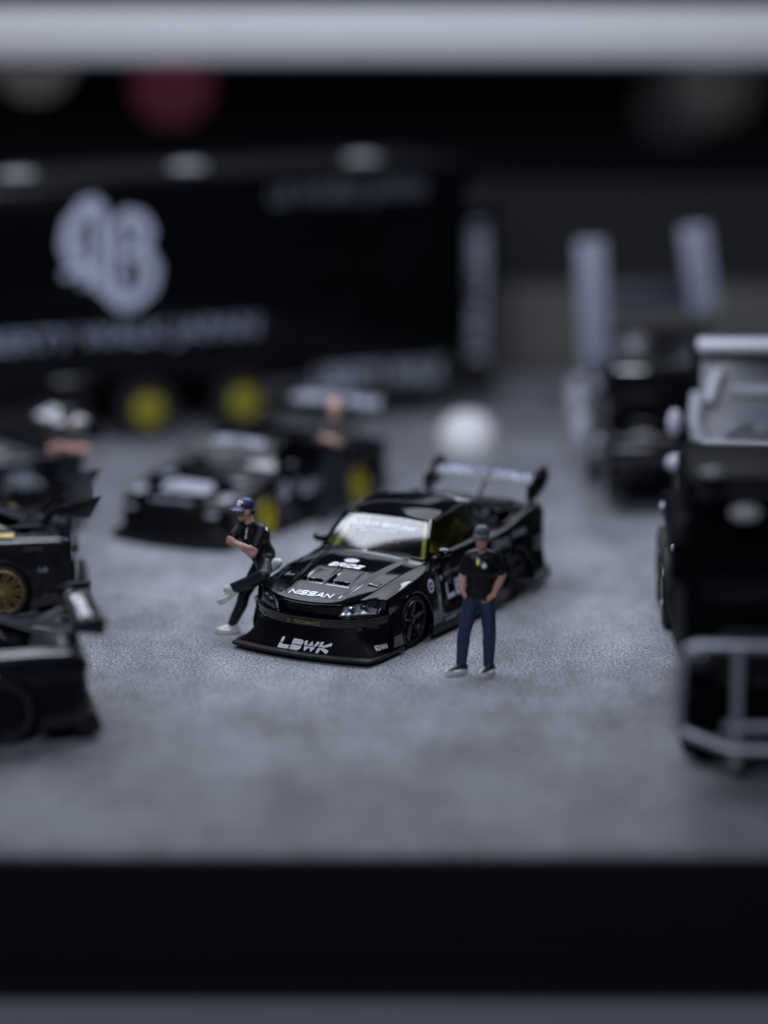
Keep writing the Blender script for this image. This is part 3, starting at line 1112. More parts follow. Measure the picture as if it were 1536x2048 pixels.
    decal('lettering', stroke_polys('LBWK', sw=0.27, cw=0.95, gap=0.22, shear=0.2), (-1.42, 1.3, 0.50), (-1, 0, 0), (0, 0, 1), DIMP, body, sb, left, 0.004, cut=0.06, width=1.1, height=0.19)
    decal('lettering', font_polys('YOKO\nHAMA', 1, 0.0, 0.02), (-0.50, 1.3, 0.42), (-1, 0, 0), (0, 0, 1), DGOLDP, body, sb, left, 0.004, cut=0.05, width=0.13, height=0.13)
    for zz, xx, ww in ((0.96, -3.05, 0.42), ):
        decal('lettering', font_polys('LB WORKS', 1, 0.2, 0.03), (-2.75, 1.4, 0.885), (-1, 0, 0), (0, 0, 1), DIMP, body, sb, left, 0.004, cut=0.05, width=0.34, height=0.08)
    decal('lettering', font_polys('LBWK', 1, 0.0, 0.03), (-2.30, 1.4, 0.82), (-1, 0, 0), (0, 0, 1), GREYP, body, sb, left, 0.004, cut=0.05, width=0.40, height=0.13)
    decal('lettering', font_polys('LB', 1, 0.0, 0.03), (-3.27, 1.4, 0.66), (-1, 0, 0), (0, 0, 1), GREYP, body, sb, left, 0.004, cut=0.05, width=0.2, height=0.17)
    wb = bvh_of(ws)
    wd = Vector((-0.62, 0, -0.78))
    decal('lettering', font_polys('LB-ER34 SKYLINE', 1, 0.2, 0.04), (-0.895, 0.0, 1.215), (0, 1, 0), (-0.76, 0, 0.64), WHITE, ws, wb, wd, 0.006, cut=0.05, width=0.98, height=0.075)
    decal('lettering', font_polys('SUPER SILHOUETTE', 1, 0.3, 0.03), (-0.825, -0.06, 1.150), (0, 1, 0), (-0.76, 0, 0.64), WHITE, ws, wb, wd, 0.006, cut=0.05, width=0.66, height=0.05)
    # side pieces
    for s in (1, -1):
        MB().prism([(-0.36, .07), (-0.40, .20), (-2.24, .20), (-2.28, .07)], s * 0.93, s * 1.015).build('side_skirt', MATTE, car, bevel=0.01)
        m = MB()
        m.ball((-0.86, s * 0.885, 0.99), (0.07, 0.10, 0.062))
        m.tube([(-0.84, s * 0.78, 0.92), (-0.86, s * 0.85, 0.97)], 0.02, 6)
        m.build('mirror', PAINT, car)
        MB().tube([(-0.78, s * 0.785, 0.925), (-1.4, s * 0.80, 0.945), (-2.1, s * 0.795, 0.955)], 0.014, 6).build('window_trim', SILVER, car)
        MB().box((-1.62, s * 0.915, 0.70), (0.16, 0.02, 0.04), bevel=0.008).build('door_handle', MATTE, car)
    decal('lettering', font_polys('LB-WORKS', 1, 0.2, 0.03), (-0.80, 1.4, 0.205), (-1, 0, 0), (0, 0, 1), DIMP, body, sb, left, 0.03, width=0.26, height=0.04)
    MB().tube([(-0.60, y, 0.972) for y in np.linspace(-0.05, 0.55, 8)], 0.010, 5).build('wiper', MATTE, car)
    MB().tube([(-0.615, y, 0.968) for y in np.linspace(-0.60, -0.12, 8)], 0.010, 5).build('wiper', MATTE, car)
    # rear quarter oval, fuel flap and tail
    decal('highlight_oval', disc_polys(0.17, 0.055), (-2.14, 0.47, 1.5), (1, -0.1, 0), (0.1, 1, 0), PINKP, roof, bvh_of(roof), (0, 0, -1), 0.006, cut=0.05)  # pale oval painted on the roof in place of a lamp highlight
    mb = MB()
    P = []
    for z in np.linspace(0.2, 1.04, 8):
        P.append([(-3.50 - 0.06 * math.sin((z - .2) / .84 * math.pi) * (1 - (y / 0.95) ** 4) - 0.01, y, z) for y in np.linspace(-0.93, 0.93, 21)])
    mb.grid(P)
    mb.build('rear_bumper', PAINT, car)
    for s in (1, -1):
        for yy in (0.45, 0.68):
            MB().lathe([(0.075, 0.0), (0.07, -0.025), (0.002, -0.02)], (-3.585, s * yy, 0.74), 'x', 20).build('tail_lamp', REDP, car)
    MB().prism([(-3.45, .08), (-3.72, .10), (-3.66, .26), (-3.45, .24)], -0.95, 0.95).build('diffuser', MATTE, car)
    w = wing_part(car, PAINT2, -3.70, 1.395, 0.74, 0.30,
                  [(-3.36, 1.17), (-3.40, 1.37), (-3.54, 1.49), (-3.88, 1.54), (-3.98, 1.37), (-3.82, 1.23), (-3.58, 1.13)],
                  [(0.0, [(-3.60, 1.385), (-3.72, 1.385), (-3.40, 1.10), (-3.28, 1.10)], PAINT2)] + [(q, [(-3.38, 1.19), (-3.56, 1.15), (-3.42, 1.08), (-3.28, 1.08)], PAINT2) for q in (-0.755, 0.755)], tilt=0.13)
    decal('lettering', font_polys('LIBERTY WALK', 1, 0.1, 0.05), (-3.68, 0.0, 1.6), (0, 1, 0), (-1, 0, 0), GREYP2, w, bvh_of(w), (0, 0, -1), 0.006, cut=0.025, width=1.38, height=0.20)
    for x in (0.0, -2.66):
        for s in (1, -1):
            make_wheel(car, x, s * sp['track'], sp['wheel_r'], sp['wheel_w'], mat('gunmetal_rim', (0.016, 0.016, 0.019), 0.3, metal=0.5, rnoise=0.05), 'five', s, rim_frac=0.82)
    return car


# ---------------------------------------------------------------- the setting
def setting():
    mb = MB().box((0, 39.5, -0.715), (40, 27.7, 1.43))
    g = mb.build('ground', GROUND, None, smooth=False)
    tag(g, 'grey speckled concrete floor of the toy display', None, kind='structure')
    e = MB().box((0, 25.60, -0.73), (40, 0.08, 1.435), bevel=0.015).build('board_edge', EDGE, g, smooth=False)
    MB().box((0, 25.53, -0.98), (40, 0.05, 0.10), bevel=0.015).build('edge_strip', EDGE, g, smooth=False)
    t = MB().box((0, 60, -1.94), (160, 140, 1.0)).build('table', TABLE, None, smooth=False)
    tag(t, 'grey table top under the display board', None, kind='structure')
    b = MB().box((0, 54.0, 1.1), (40, 0.3, 4.9)).build('backdrop', BACK, None, smooth=False)
    MB().box((0, 53.78, 0.80), (40, 0.10, 1.60)).build('lower_panel', BACKL, b, smooth=False)
    tag(b, 'dark olive grey backdrop board behind the trailer', None, kind='structure')
    w = MB().box((0, 170, 20), (260, 0.5, 140)).build('wall', WALLM, None, smooth=False)
    tag(w, 'dark unlit wall far behind the display', None, kind='structure')
    r = thing('display_rail', 'pale grey horizontal rail running across the back above the trailer', 'rail', (0, 52.9, -1.44))
    MB().box((0, 0, 1.44 + 6.33), (30, 0.9, 1.05), bevel=0.34).build('rail', RAILM, r)
    for s in (1, -1):
        MB().box((s * 15.2, 0, 3.4), (0.4, 0.5, 6.8), bevel=0.03).build('post', RAILM, r)


def wall_lamp(u_x, z, rad, color, strength, label):
    t = thing('wall_lamp', label, 'lamp', (u_x, 169.7, z), 0, 'out of focus lamps on the far wall')
    MB().lathe([(rad * 1.25, 0.05), (rad * 1.2, -0.3), (rad, -0.45)], (0, 0, 0), 'y', 24).build('lamp_housing', MATTE, t)
    MB().lathe([(rad, -0.46), (rad * 0.7, -0.62), (0.01, -0.70)], (0, 0, 0), 'y', 24).build('lamp_globe', mat('glow_' + label.split()[0], color, 0.5, emit=color, estr=strength), t)


setting()
HERO_YAW = math.radians(-119.5)
HERO_LOC = (-0.457, 33.684, 0)
hero = hero_car()


# ---------------------------------------------------------------- the other cars
def simple_car(name, label, cat, loc, yaw, T, cab, sweep, arches, wheel_r, track, paint, rim_mat, rim_style, wing, extras, open_top, group=None, rim_frac=0.74, cage=None, wheel_w=0.28):
    car = thing(name, label, cat, loc, yaw, group)
    sp = dict(T=T, sweep=sweep, arches=arches, wheel_r=wheel_r, track=track, wheel_w=wheel_w, open_top=open_top)
    body, hood, sh = car_shell(car, sp, paint)
    ws, roof = cabin(car, paint, cab, glass=GLASS, cage=cage)
    nose = sh['nose']
    bpath = [(nose + 0.12 - 0.14 * (y / 0.93) ** 2, y) for y in np.linspace(0, 0.93, 12)] + [(nose - 0.02, 0.96), (arches[0][0] + 0.4, 0.985)]
    ze = T[-1][1]
    rows = [(0, 2.0, 0, 0), (0.015, 1.98, 0, 0), (0.03, ze * 0.75, 0.05, 0), (0.02, ze * 0.55, 0.2, 0), (0.0, 0.20, 0.6, 0), (0, 0.10, 1, 0)]
    bumper, A, grid = front_fascia(car, sp, sh, APRON, rows, bpath)
    out = [(nose + 0.18 - 0.15 * (y / 0.95) ** 2, y) for y in np.linspace(-0.95, 0.95, 21)]
    MB().prism([(arches[0][0] + .3, -0.99), (nose - .1, -0.99)] + out + [(nose - .1, 0.99), (arches[0][0] + .3, 0.99)], 0.05, 0.09, 'xy').build('splitter', MATTE, car, bevel=0.008)
    tail = T[0][0]
    zt = T[0][1]
    P = []
    for z in np.linspace(0.2, zt, 8):
        P.append([(tail - 0.03 - 0.05 * math.sin((z - .2) / (zt - .2) * math.pi) * (1 - (y / 0.98) ** 4), y, z) for y in np.linspace(-T[0][6] - 0.0, T[0][6], 21)])
    MB().grid(P).build('rear_bumper', paint, car)
    MB().prism([(tail + .1, .08), (tail - .2, .10), (tail - .14, .30), (tail + .1, .28)], -0.95, 0.95).build('diffuser', MATTE, car)
    for s in (1, -1):
        MB().prism([(arches[0][0] - .40, .07), (arches[0][0] - .44, .20), (arches[1][0] + .44, .20), (arches[1][0] + .40, .07)], s * 0.93, s * 1.01).build('side_skirt', MATTE, car, bevel=0.01)
        m = MB()
        bx, bxc, by, bz, bzc = cab['ws_base']
        m.ball((bxc - 0.20, s * (by + 0.17), bzc + 0.07), (0.07, 0.10, 0.06))
        m.tube([(bxc - 0.20, s * by, bzc), (bxc - 0.2, s * (by + 0.12), bzc + 0.05)], 0.02, 6)
        m.build('mirror', paint, car)
        MB().ball((tail - 0.05, s * 0.6, zt * 0.80), (0.04, 0.16, 0.05)).build('tail_lamp', mat('smoked_red_lens', (0.03, 0.006, 0.008), 0.2), car)
    for x, R in arches:
        for s in (1, -1):
            make_wheel(car, x, s * track, wheel_r, wheel_w, rim_mat, rim_style, s, rim_frac=rim_frac)
    w = None
    if wing:
        w = wing_part(car, **wing)
    extras(car, body, hood, bumper, w, ws, roof)
    return car


# --- low wedge-nosed car with yellow wheels behind the hero
T_WEDGE = [(-3.45, .86, .74, .85, .92, .80, .97, .52, 1.00, .30, .97, .20),
           (-3.3, .92, .78, .91, .97, .86, 1.00, .52, 1.04, .30, 1.02, .18),
           (-2.6, .95, .79, .92, .96, .88, 1.00, .55, 1.05, .28, 1.04, .14),
           (-2.0, .95, .79, .90, .92, .82, .95, .52, 1.00, .25, 1.0, .12),
           (-1.2, .92, .80, .86, .90, .78, .93, .50, .98, .25, .97, .12),
           (-0.5, .85, .78, .84, .92, .79, .96, .50, .99, .25, .98, .12),
           (0.0, .79, .74, .82, .93, .79, .98, .48, 1.00, .25, .99, .12),
           (0.5, .71, .70, .73, .91, .70, .95, .48, .97, .24, .96, .12),
           (1.0, .585, .66, .59, .89, .57, .92, .42, .93, .20, .93, .12)]
CAB_WEDGE = dict(ws_base=(-.56, -.64, .72, .86, .84), ws_top=(-0.95, -0.99, .54, 1.22, 1.195),
                 rail=[(-0.99, .54, 1.195), (-1.5, .55, 1.225), (-1.8, .54, 1.21), (-2.1, .50, 1.15)], crown=0.03,
                 rear_base=(-2.9, -2.75, .58, .93), belt=[(-.70, .79, .84), (-2.3, .79, .90)], glass_end=(-1.7, -1.9))


def wedge_extras(car, body, hood, bumper, w, ws, roof):
    top = bvh_of(hood, body)
    decal('hood_graphic', ([(-.36, -.22), (.34, -.22), (.40, .02), (.30, .10), (.26, .25), (-.28, .26), (-.34, .14), (-.42, .06)], [tuple(range(8))], .82, .48), (0.42, 0.0, 1.2), (0, 1, 0), (-1, 0, 0), mat('soft_white_print', (0.30, 0.31, 0.36), 0.5, noise=0.25, nscale=9), hood, top, (0, 0, -1), 0.006, cut=0.06, width=0.86, height=0.42)
    decal('lettering', font_polys('LBWK', 1, 0, 0.03), (0.88, 0.0, 1.2), (0, 1, 0), (-1, 0, 0), GREYP, hood, top, (0, 0, -1), 0.006, cut=0.05, width=0.7, height=0.10)
    decal('windshield_banner', font_polys('LIBERTY WALK', 1, 0, 0.06), (-0.89, 0, 1.3), (0, 1, 0), (-1, 0, 0), DIMP, ws, bvh_of(ws), (0, 0, -1), 0.008, cut=0.05, width=0.86, height=0.12)
    sb = bvh_of(body)
    for x, z, ww, hh, t in ((-0.55, .60, .26, .24, 'LB'), (-1.5, .52, .9, .17, 'LBWK'), (-2.1, .80, .35, .16, 'LB'), (-0.95, .62, .2, .14, 'LW')):
        decal('lettering', font_polys(t, 1, 0.1, 0.03), (x, 1.4, z), (-1, 0, 0), (0, 0, 1), DIMP, body, sb, (0, -1, 0), 0.006, cut=0.06, width=ww, height=hh)
    for s in (1, -1):
        h = MB().ball((0.62, s * 0.72, 0.672), (0.13, 0.12, 0.025), rot=(0, 0.24, 0)).build('headlight', mat('frosted_lamp', (0.26, 0.26, 0.29), 0.3, noise=0.1), car)
        MB().ball((0.90, s * 0.66, 0.47), (0.07, 0.11, 0.035)).build('fog_lamp', mat('dim_lamp', (0.20, 0.20, 0.23), 0.3), bumper)
        decal('fender_sticker', disc_polys(0.13, 0.09), (0.05, s * 0.60, 1.2), (0, 1, 0), (-1, 0, 0), GREYP, hood, top, (0, 0, -1), 0.006, cut=0.05)
    decal('lettering', font_polys('LIBERTY WALK', 1, 0.1, 0.06), (-3.70, 0.0, 1.6), (0, 1, 0), (-1, 0, 0.3), DIMP, w, bvh_of(w), (0, 0, -1), 0.006, cut=0.05, width=1.55, height=0.26)


WEDGE_LOC = (-2.52, 39.55, 0)
WEDGE_YAW = math.radians(-119.5)
simple_car('wedge_sports_car', 'low black wedge-nosed sports car with yellow wheels behind the man leaning on the race coupe', 'car', WEDGE_LOC, WEDGE_YAW,
           T_WEDGE, CAB_WEDGE, lambda y: 1.0 - 0.22 * (abs(y) / 0.85) ** 2.4, [(0.0, .36), (-2.6, .37)], .32, .85, PAINT, YELLOW, 'five',
           dict(blade_m=PAINT2, x=-3.72, z=1.34, half=0.86, chord=0.36, tilt=0.2,
                plates=[(-3.50, 1.20), (-3.52, 1.44), (-3.94, 1.50), (-3.94, 1.22)],
                struts=[(0.4, [(-3.66, 1.33), (-3.78, 1.33), (-3.42, .86), (-3.28, .86)]), (-0.4, [(-3.66, 1.33), (-3.78, 1.33), (-3.42, .86), (-3.28, .86)])]),
           wedge_extras, (-2.85, -0.52), rim_frac=0.78)

# --- coupe with gold mesh wheels, tail towards the right
T_GT = [(-3.55, .98, .72, .97, .90, .92, .95, .62, .99, .32, .97, .22),
        (-3.45, 1.03, .76, 1.02, .95, .98, 1.00, .62, 1.05, .32, 1.03, .20),
        (-3.0, 1.06, .78, 1.03, .95, .97, 1.00, .60, 1.07, .28, 1.06, .15),
        (-2.6, 1.06, .78, 1.02, .95, .96, 1.00, .60, 1.07, .28, 1.06, .14),
        (-2.1, 1.02, .78, .98, .90, .90, .95, .58, 1.02, .25, 1.01, .12),
        (-1.2, .98, .79, .94, .85, .82, .90, .55, .97, .25, .97, .12),
        (-0.6, .95, .77, .91, .89, .80, .95, .55, 1.00, .25, .99, .12),
        (0.0, .88, .73, .85, .92, .79, .97, .54, 1.01, .25, 1.0, .12),
        (0.6, .76, .68, .75, .90, .71, .95, .50, .96, .25, .95, .12),
        (0.95, .66, .64, .66, .885, .64, .93, .48, .93, .25, .93, .12)]
CAB_GT = dict(ws_base=(-.55, -.66, .72, .94, .915), ws_top=(-1.10, -1.16, .57, 1.29, 1.26),
              rail=[(-1.16, .57, 1.26), (-1.5, .59, 1.31), (-1.95, .58, 1.30), (-2.4, .54, 1.22)], crown=0.05,
              rear_base=(-3.1, -2.95, .60, 1.04), belt=[(-.74, .78, .92), (-2.75, .78, 1.0)], glass_end=(-1.95, -2.1))


def gt_extras(car, body, hood, bumper, w, ws, roof):
    sb = bvh_of(body)
    decal('lettering', font_polys('LB', 1, 0.1, 0.03), (-3.18, 1.4, 0.62), (-1, 0, 0), (0, 0, 1), GREYP, body, sb, (0, -1, 0), 0.006, cut=0.05, width=0.12, height=0.06)
    decal('lettering', font_polys('LBWK', 1, 0.1, 0.03), (-3.08, 1.4, 0.88), (-1, 0, 0), (0, 0, 1), DGOLDP, body, sb, (0, -1, 0), 0.006, cut=0.05, width=0.24, height=0.06)
    decal('lettering', font_polys('GT WING', 1, 0.1, 0.03), (-3.30, 1.4, 0.30), (-1, 0, 0), (0, 0, 1), DGOLDP, body, sb, (0, -1, 0), 0.006, cut=0.05, width=0.24, height=0.05)
    MB().box((-2.95, 0, 1.075), (0.5, 1.2, 0.03), bevel=0.01).build('boot_lid', PAINT2, car)
    for s in (1, -1):
        MB().box((-2.72, s * 0.865, 1.035), (0.22, 0.10, 0.02), rot=(-s * 0.4, 0, 0), bevel=0.005).build('deck_trim', GOLDP, car)


# wing seen from above and behind, end plates outward
simple_car('gold_wheel_coupe', 'black coupe with gold mesh wheel and black rear wing, cut by the left edge', 'car', (-7.54, 35.31, 0), math.radians(-174),
           T_GT, CAB_GT, lambda y: 0.98 - 0.36 * (abs(y) / 0.85) ** 2.4, [(0.0, .37), (-2.66, .39)], .34, .87, PAINT2, GOLD, 'mesh',
           dict(blade_m=PAINT2, x=-3.62, z=1.43, half=0.84, chord=0.42, tilt=0.18,
                plates=[(-3.38, 1.26), (-3.34, 1.38), (-3.94, 1.52), (-3.78, 1.24)],
                struts=[(0.42, [(-3.44, 1.42), (-3.56, 1.44), (-3.22, 1.04), (-3.06, 1.04)]), (-0.42, [(-3.44, 1.42), (-3.56, 1.44), (-3.22, 1.04), (-3.06, 1.04)])]),
           gt_extras, (-3.05, -0.57), rim_frac=0.82)


def near_extras(car, body, hood, bumper, w, ws, roof):
    decal('lettering', font_polys('LBWK', 1, 0.1, 0.08), (-3.62, 0.10, 1.8), (0, 1, 0), (-1, 0, 0), WHITE, w, bvh_of(w), (0, 0, -1), 0.008, cut=0.03, width=1.10, height=0.13)
    for s in (1, -1):
        MB().prism([(-2.2, 0.96), (-2.9, 1.02), (-2.9, 1.10), (-2.5, 1.10)], s * 0.60, s * 0.64).build('deck_fin', PAINT3, car)
        MB().ball((-3.36, s * 0.55, 0.98), (0.05, 0.11, 0.06)).build('deck_lamp', mat('warm_white_lens', (0.45, 0.42, 0.36), 0.2, noise=0.05), car)


T_NEAR = [tuple([r[0]] + [v * 0.96 if k in (0, 2, 4) else v for k, v in enumerate(r[1:])]) for r in T_GT]
simple_car('winged_track_car', 'blue-black winged track car with black wheel, nearest the camera at the lower left', 'car', (-6.88, 29.55, 0), math.radians(-168),
           T_NEAR, CAB_GT, lambda y: 0.98 - 0.36 * (abs(y) / 0.85) ** 2.4, [(0.0, .38), (-2.66, .41)], .36, .87, PAINT3, mat('gunmetal_rim', (0.03, 0.03, 0.035)), 'five',
           dict(blade_m=PAINT3, x=-3.62, z=1.24, half=0.80, chord=0.34, tilt=0.12,
                plates=[(-3.44, 1.16), (-3.44, 1.26), (-3.60, 1.32), (-3.82, 1.33), (-3.80, 1.12)],
                struts=[(0.42, [(-3.56, 1.22), (-3.68, 1.22), (-3.30, .98), (-3.14, .98)], SILVER), (-0.42, [(-3.56, 1.22), (-3.68, 1.22), (-3.30, .98), (-3.14, .98)], SILVER)]),
           near_extras, (-3.05, -0.57), rim_frac=0.74)


def dark_extras(car, body, hood, bumper, w, ws, roof):
    decal('lettering', font_polys('LB WK', 1, 0.0, 0.10), (-3.70, 0.0, 1.8), (0, 1, 0), (-1, 0, 0), WHITE, w, bvh_of(w), (0, 0, -1), 0.008, cut=0.05, width=1.30, height=0.30)
    sb = bvh_of(body)
    for x, ww in ((-1.4, 0.9), (-2.6, 0.4)):
        decal('lettering', font_polys('LBWK', 1, 0.1, 0.03), (x, 1.4, 0.72), (-1, 0, 0), (0, 0, 1), GREYP, body, sb, (0, -1, 0), 0.006, cut=0.06, width=ww, height=0.18)


simple_car('dark_coupe', 'black coupe in deep shade behind the gold-wheeled coupe, white print on its wing', 'car', (-7.95, 39.45, 0), math.radians(-150),
           T_GT, CAB_GT, lambda y: 0.98 - 0.36 * (abs(y) / 0.85) ** 2.4, [(0.0, .37), (-2.66, .39)], .34, .87, PAINT3, MATTE, 'five',
           dict(blade_m=PAINT2, x=-3.70, z=1.30, half=0.84, chord=0.42, tilt=0.22,
                plates=[(-3.48, 1.14), (-3.46, 1.34), (-3.98, 1.44), (-3.94, 1.14)],
                struts=[(0.42, [(-3.56, 1.29), (-3.68, 1.30), (-3.32, 1.02), (-3.16, 1.02)]), (-0.42, [(-3.56, 1.29), (-3.68, 1.30), (-3.32, 1.02), (-3.16, 1.02)])]),
           dark_extras, (-3.05, -0.57))


# ---------------------------------------------------------------- trucks
def transporter():
    """box trailer at the back; local x runs along the side to the left front, y outward to the camera"""
    yaw = math.radians(27)
    t = thing('box_trailer', 'long black box trailer with a white emblem, lettering and yellow wheels along the back', 'trailer', (1.50, 49.1, 0), yaw)
    # local: +x = to the right end, so the trailer runs to -x; -y faces the camera
    Lx = 15.0
    mb = MB().box((-Lx / 2, 1.25, 2.72), (Lx, 2.5, 3.24), bevel=0.10)
    body = mb.build('trailer_body', mat('black_trailer_paint', (0.003, 0.003, 0.004), 0.12, spec=0.25, rnoise=0.04, nscale=2), t)
    MB().box((-Lx / 2, 1.25, 4.35), (Lx - 0.3, 2.3, 0.10), bevel=0.04).build('roof', mat('dark_grey_roof', (0.010, 0.010, 0.013), 0.65, spec=0.2, rnoise=0.1, nscale=3), t)
    for k, x in enumerate((-1.75, -5.0, -8.0, -11.0)):
        MB().ball((x, 0.7, 4.43), (0.34, 0.24, 0.09)).build('roof_dome', mat('pale_dome', (0.42, 0.43, 0.45), 0.25, noise=0.05), t)  # pale domes put in for the highlights along the roof
    # lower skirt with print and the open running gear
    MB().box((-1.55, 0.12, 0.72), (2.9, 0.20, 0.80), bevel=0.04).build('side_skirt', PAINT, t)
    MB().box((-10.6, 0.12, 0.72), (7.0, 0.20, 0.80), bevel=0.04).build('side_skirt', PAINT, t)
    MB().box((-Lx / 2, 1.25, 0.90), (Lx - 0.6, 1.2, 0.36)).build('chassis', DARK, t)
    for x in (-4.28, -6.02, -7.72):
        for y in (0.26, 2.24):
            s = -1 if y < 1 else 1
            make_wheel(t, x, y, 0.52, 0.34, mat('dull_yellow_paint', (0.27, 0.235, 0.012), 0.5, noise=0.1), 'dish', s, rim_frac=0.54, hub_mat=MATS['dull_yellow_paint'])
            pass
    MB().box((-4.85, 0.08, 1.16), (0.5, 0.10, 0.12), bevel=0.03).build('marker_box', SILVER, t)
    MB().box((-7.4, 0.05, 1.10), (0.6, 0.08, 0.10), bevel=0.03).build('marker_box', SILVER, t)
    # emblem: two bold interlocked letters
    fr = (0, -0.0, 0)
    ux, uz = (1, 0, 0), (0, 0, 1)

    def side_print(name, polys, x, z, m, w, h, lift=0.006):
        return decal(name, polys, (x, -0.002, z), ux, uz, m, body, None, None, lift, width=w, height=h)

    def blob_ring(cx, cz, rx, rz, th, n=28, a0=0, a1=2 * math.pi, wob=0.0):
        vs, fs = [], []
        for k in range(n + 1):
            a = a0 + (a1 - a0) * k / n
            q = 1 + wob * math.sin(a * 5)
            for r in (1.0, 1 - th):
                vs.append((cx + rx * r * q * math.cos(a), cz + rz * r * q * math.sin(a)))
        for k in range(n):
            fs.append((2 * k, 2 * k + 2, 2 * k + 3, 2 * k + 1))
        return vs, fs
    vs, fs = [], []

    def addp(p):
        k = len(vs)
        vs.extend(p[0])
        fs.extend([tuple(i + k for i in f) for f in p[1]])
    rng = random.Random(4)
    comp = []

    def stroke(pts, w):
        """brush stroke with pointed ends"""
        n0 = len(vs)
        k = len(vs)
        pts = [Vector((a, b)) for a, b in pts]
        dense = []
        for a in range(len(pts) - 1):
            p0, p1, p2, p3 = pts[max(a - 1, 0)], pts[a], pts[a + 1], pts[min(a + 2, len(pts) - 1)]
            for q in range(6):
                u = q / 6
                dense.append(0.5 * ((2 * p1) + (p2 - p0) * u + (2 * p0 - 5 * p1 + 4 * p2 - p3) * u * u + (3 * p1 - p0 - 3 * p2 + p3) * u ** 3))
        dense.append(pts[-1])
        N = len(dense)
        for a, p in enumerate(dense):
            d = (dense[min(a + 1, N - 1)] - dense[max(a - 1, 0)]).normalized()
            nn = Vector((-d.y, d.x))
            t = a / (N - 1)
            ww = w * (0.35 + 0.65 * min(1, 5 * t, 5 * (1 - t))) * (1 + 0.12 * math.sin(a * 1.3))
            vs.extend([tuple(p + nn * ww / 2), tuple(p - nn * ww / 2)])
        for a in range(N - 1):
            fs.append((k + 2 * a, k + 2 * a + 2, k + 2 * a + 3, k + 2 * a + 1))
        comp.append(len(vs) - n0)
    stroke([(-0.05, 0.95), (-0.45, 0.92), (-0.78, 0.55), (-0.80, 0.10), (-0.55, -0.18), (-0.95, -0.36)], 0.30)
    stroke([(-0.62, 1.00), (-0.30, 1.02), (-0.12, 0.62), (-0.14, 0.10), (-0.20, -0.45), (0.05, -0.85)], 0.26)
    stroke([(-0.85, -0.28), (-0.45, -0.30), (-0.10, -0.62), (0.35, -0.98), (0.75, -0.80)], 0.28)
    stroke([(0.16, 0.62), (0.20, 0.10), (0.16, -0.35), (0.22, -0.80)], 0.22)
    stroke([(0.10, 0.52), (0.40, 0.74), (0.74, 0.60), (0.80, 0.30), (0.55, 0.06), (0.30, 0.02)], 0.27)
    stroke([(0.40, 0.06), (0.78, -0.05), (0.92, -0.40), (0.75, -0.78), (0.35, -0.92), (0.05, -0.80)], 0.28)
    stroke([(-0.98, 0.30), (-0.70, 0.36), (-0.42, 0.30)], 0.12)
    stroke([(-0.25, 1.18), (-0.40, 0.98), (-0.38, 0.70)], 0.14)
    stroke([(0.62, 0.86), (0.46, 0.62), (0.50, 0.30)], 0.12)
    stroke([(-0.50, 0.55), (-0.46, 0.20), (-0.52, -0.10)], 0.10)
    stroke([(0.50, -0.20), (0.56, -0.45), (0.46, -0.68)], 0.10)
    stroke([(-0.62, -0.55), (-0.30, -0.42), (0.00, -0.50)], 0.12)
    stroke([(0.98, -0.10), (0.78, -0.20), (0.60, -0.08)], 0.12)
    P = [Vector((v[0] * 0.83 - 6.72, -0.008, v[1] * 0.83 + 3.14)) for v in vs]
    st = 0
    for ci, n in enumerate(comp):
        for i in range(st, st + n):
            P[i].y -= 0.003 * ci
        st += n
    obj('emblem', P, fs, mat('cool_white_print', (0.46, 0.49, 0.62), 0.5, noise=0.1, nscale=8), body, smooth=False)
    EM = MATS['cool_white_print']
    side_print('lettering', font_polys('LIBERTY WALK JAPAN', 1, 0.05, 0.02), -6.66, 1.78, mat('grey_blue_print', (0.26, 0.28, 0.37), 0.5, noise=0.2, nscale=3), 5.2, 0.42)
    side_print('lettering', font_polys('LB WORKS JAPAN', 1, 0.1, 0.0), -2.36, 3.93, mat('soft_grey_print', (0.15, 0.16, 0.20), 0.5, noise=0.2, nscale=3), 2.9, 0.42)
    decal('lettering', font_polys('LIBERTY WALK', 1, 0.1, 0.03), (-1.75, 0.015, 0.80), ux, uz, DIMP, t, None, None, 0.008, width=2.5, height=0.40)
    # open rear door panel with vertical print
    d = MB().box((0.40, 0.55, 1.95), (0.74, 0.10, 3.50), rot=(0, 0, -0.47), bevel=0.03).build('rear_door', PAINT, t)
    q = font_polys('LIBERTY WALK', 1, 0.0, 0.05)
    R = Matrix.Rotation(-0.47, 3, 'Z')
    ux2, uy2 = R @ Vector((0, 0, 1)), R @ Vector((-1, 0, 0))
    o = Vector((0.40, 0.55, 2.0)) + R @ Vector((0, -0.056, 0))
    decal('lettering', q, o, (0, 0, -1), R @ Vector((1, 0, 0)), DIMP, d, None, None, 0.004, width=2.5, height=0.40)
    MB().box((-Lx / 2, -0.02, 1.10), (Lx, 0.06, 0.05)).build('lower_rail', MATTE, t)
    return t


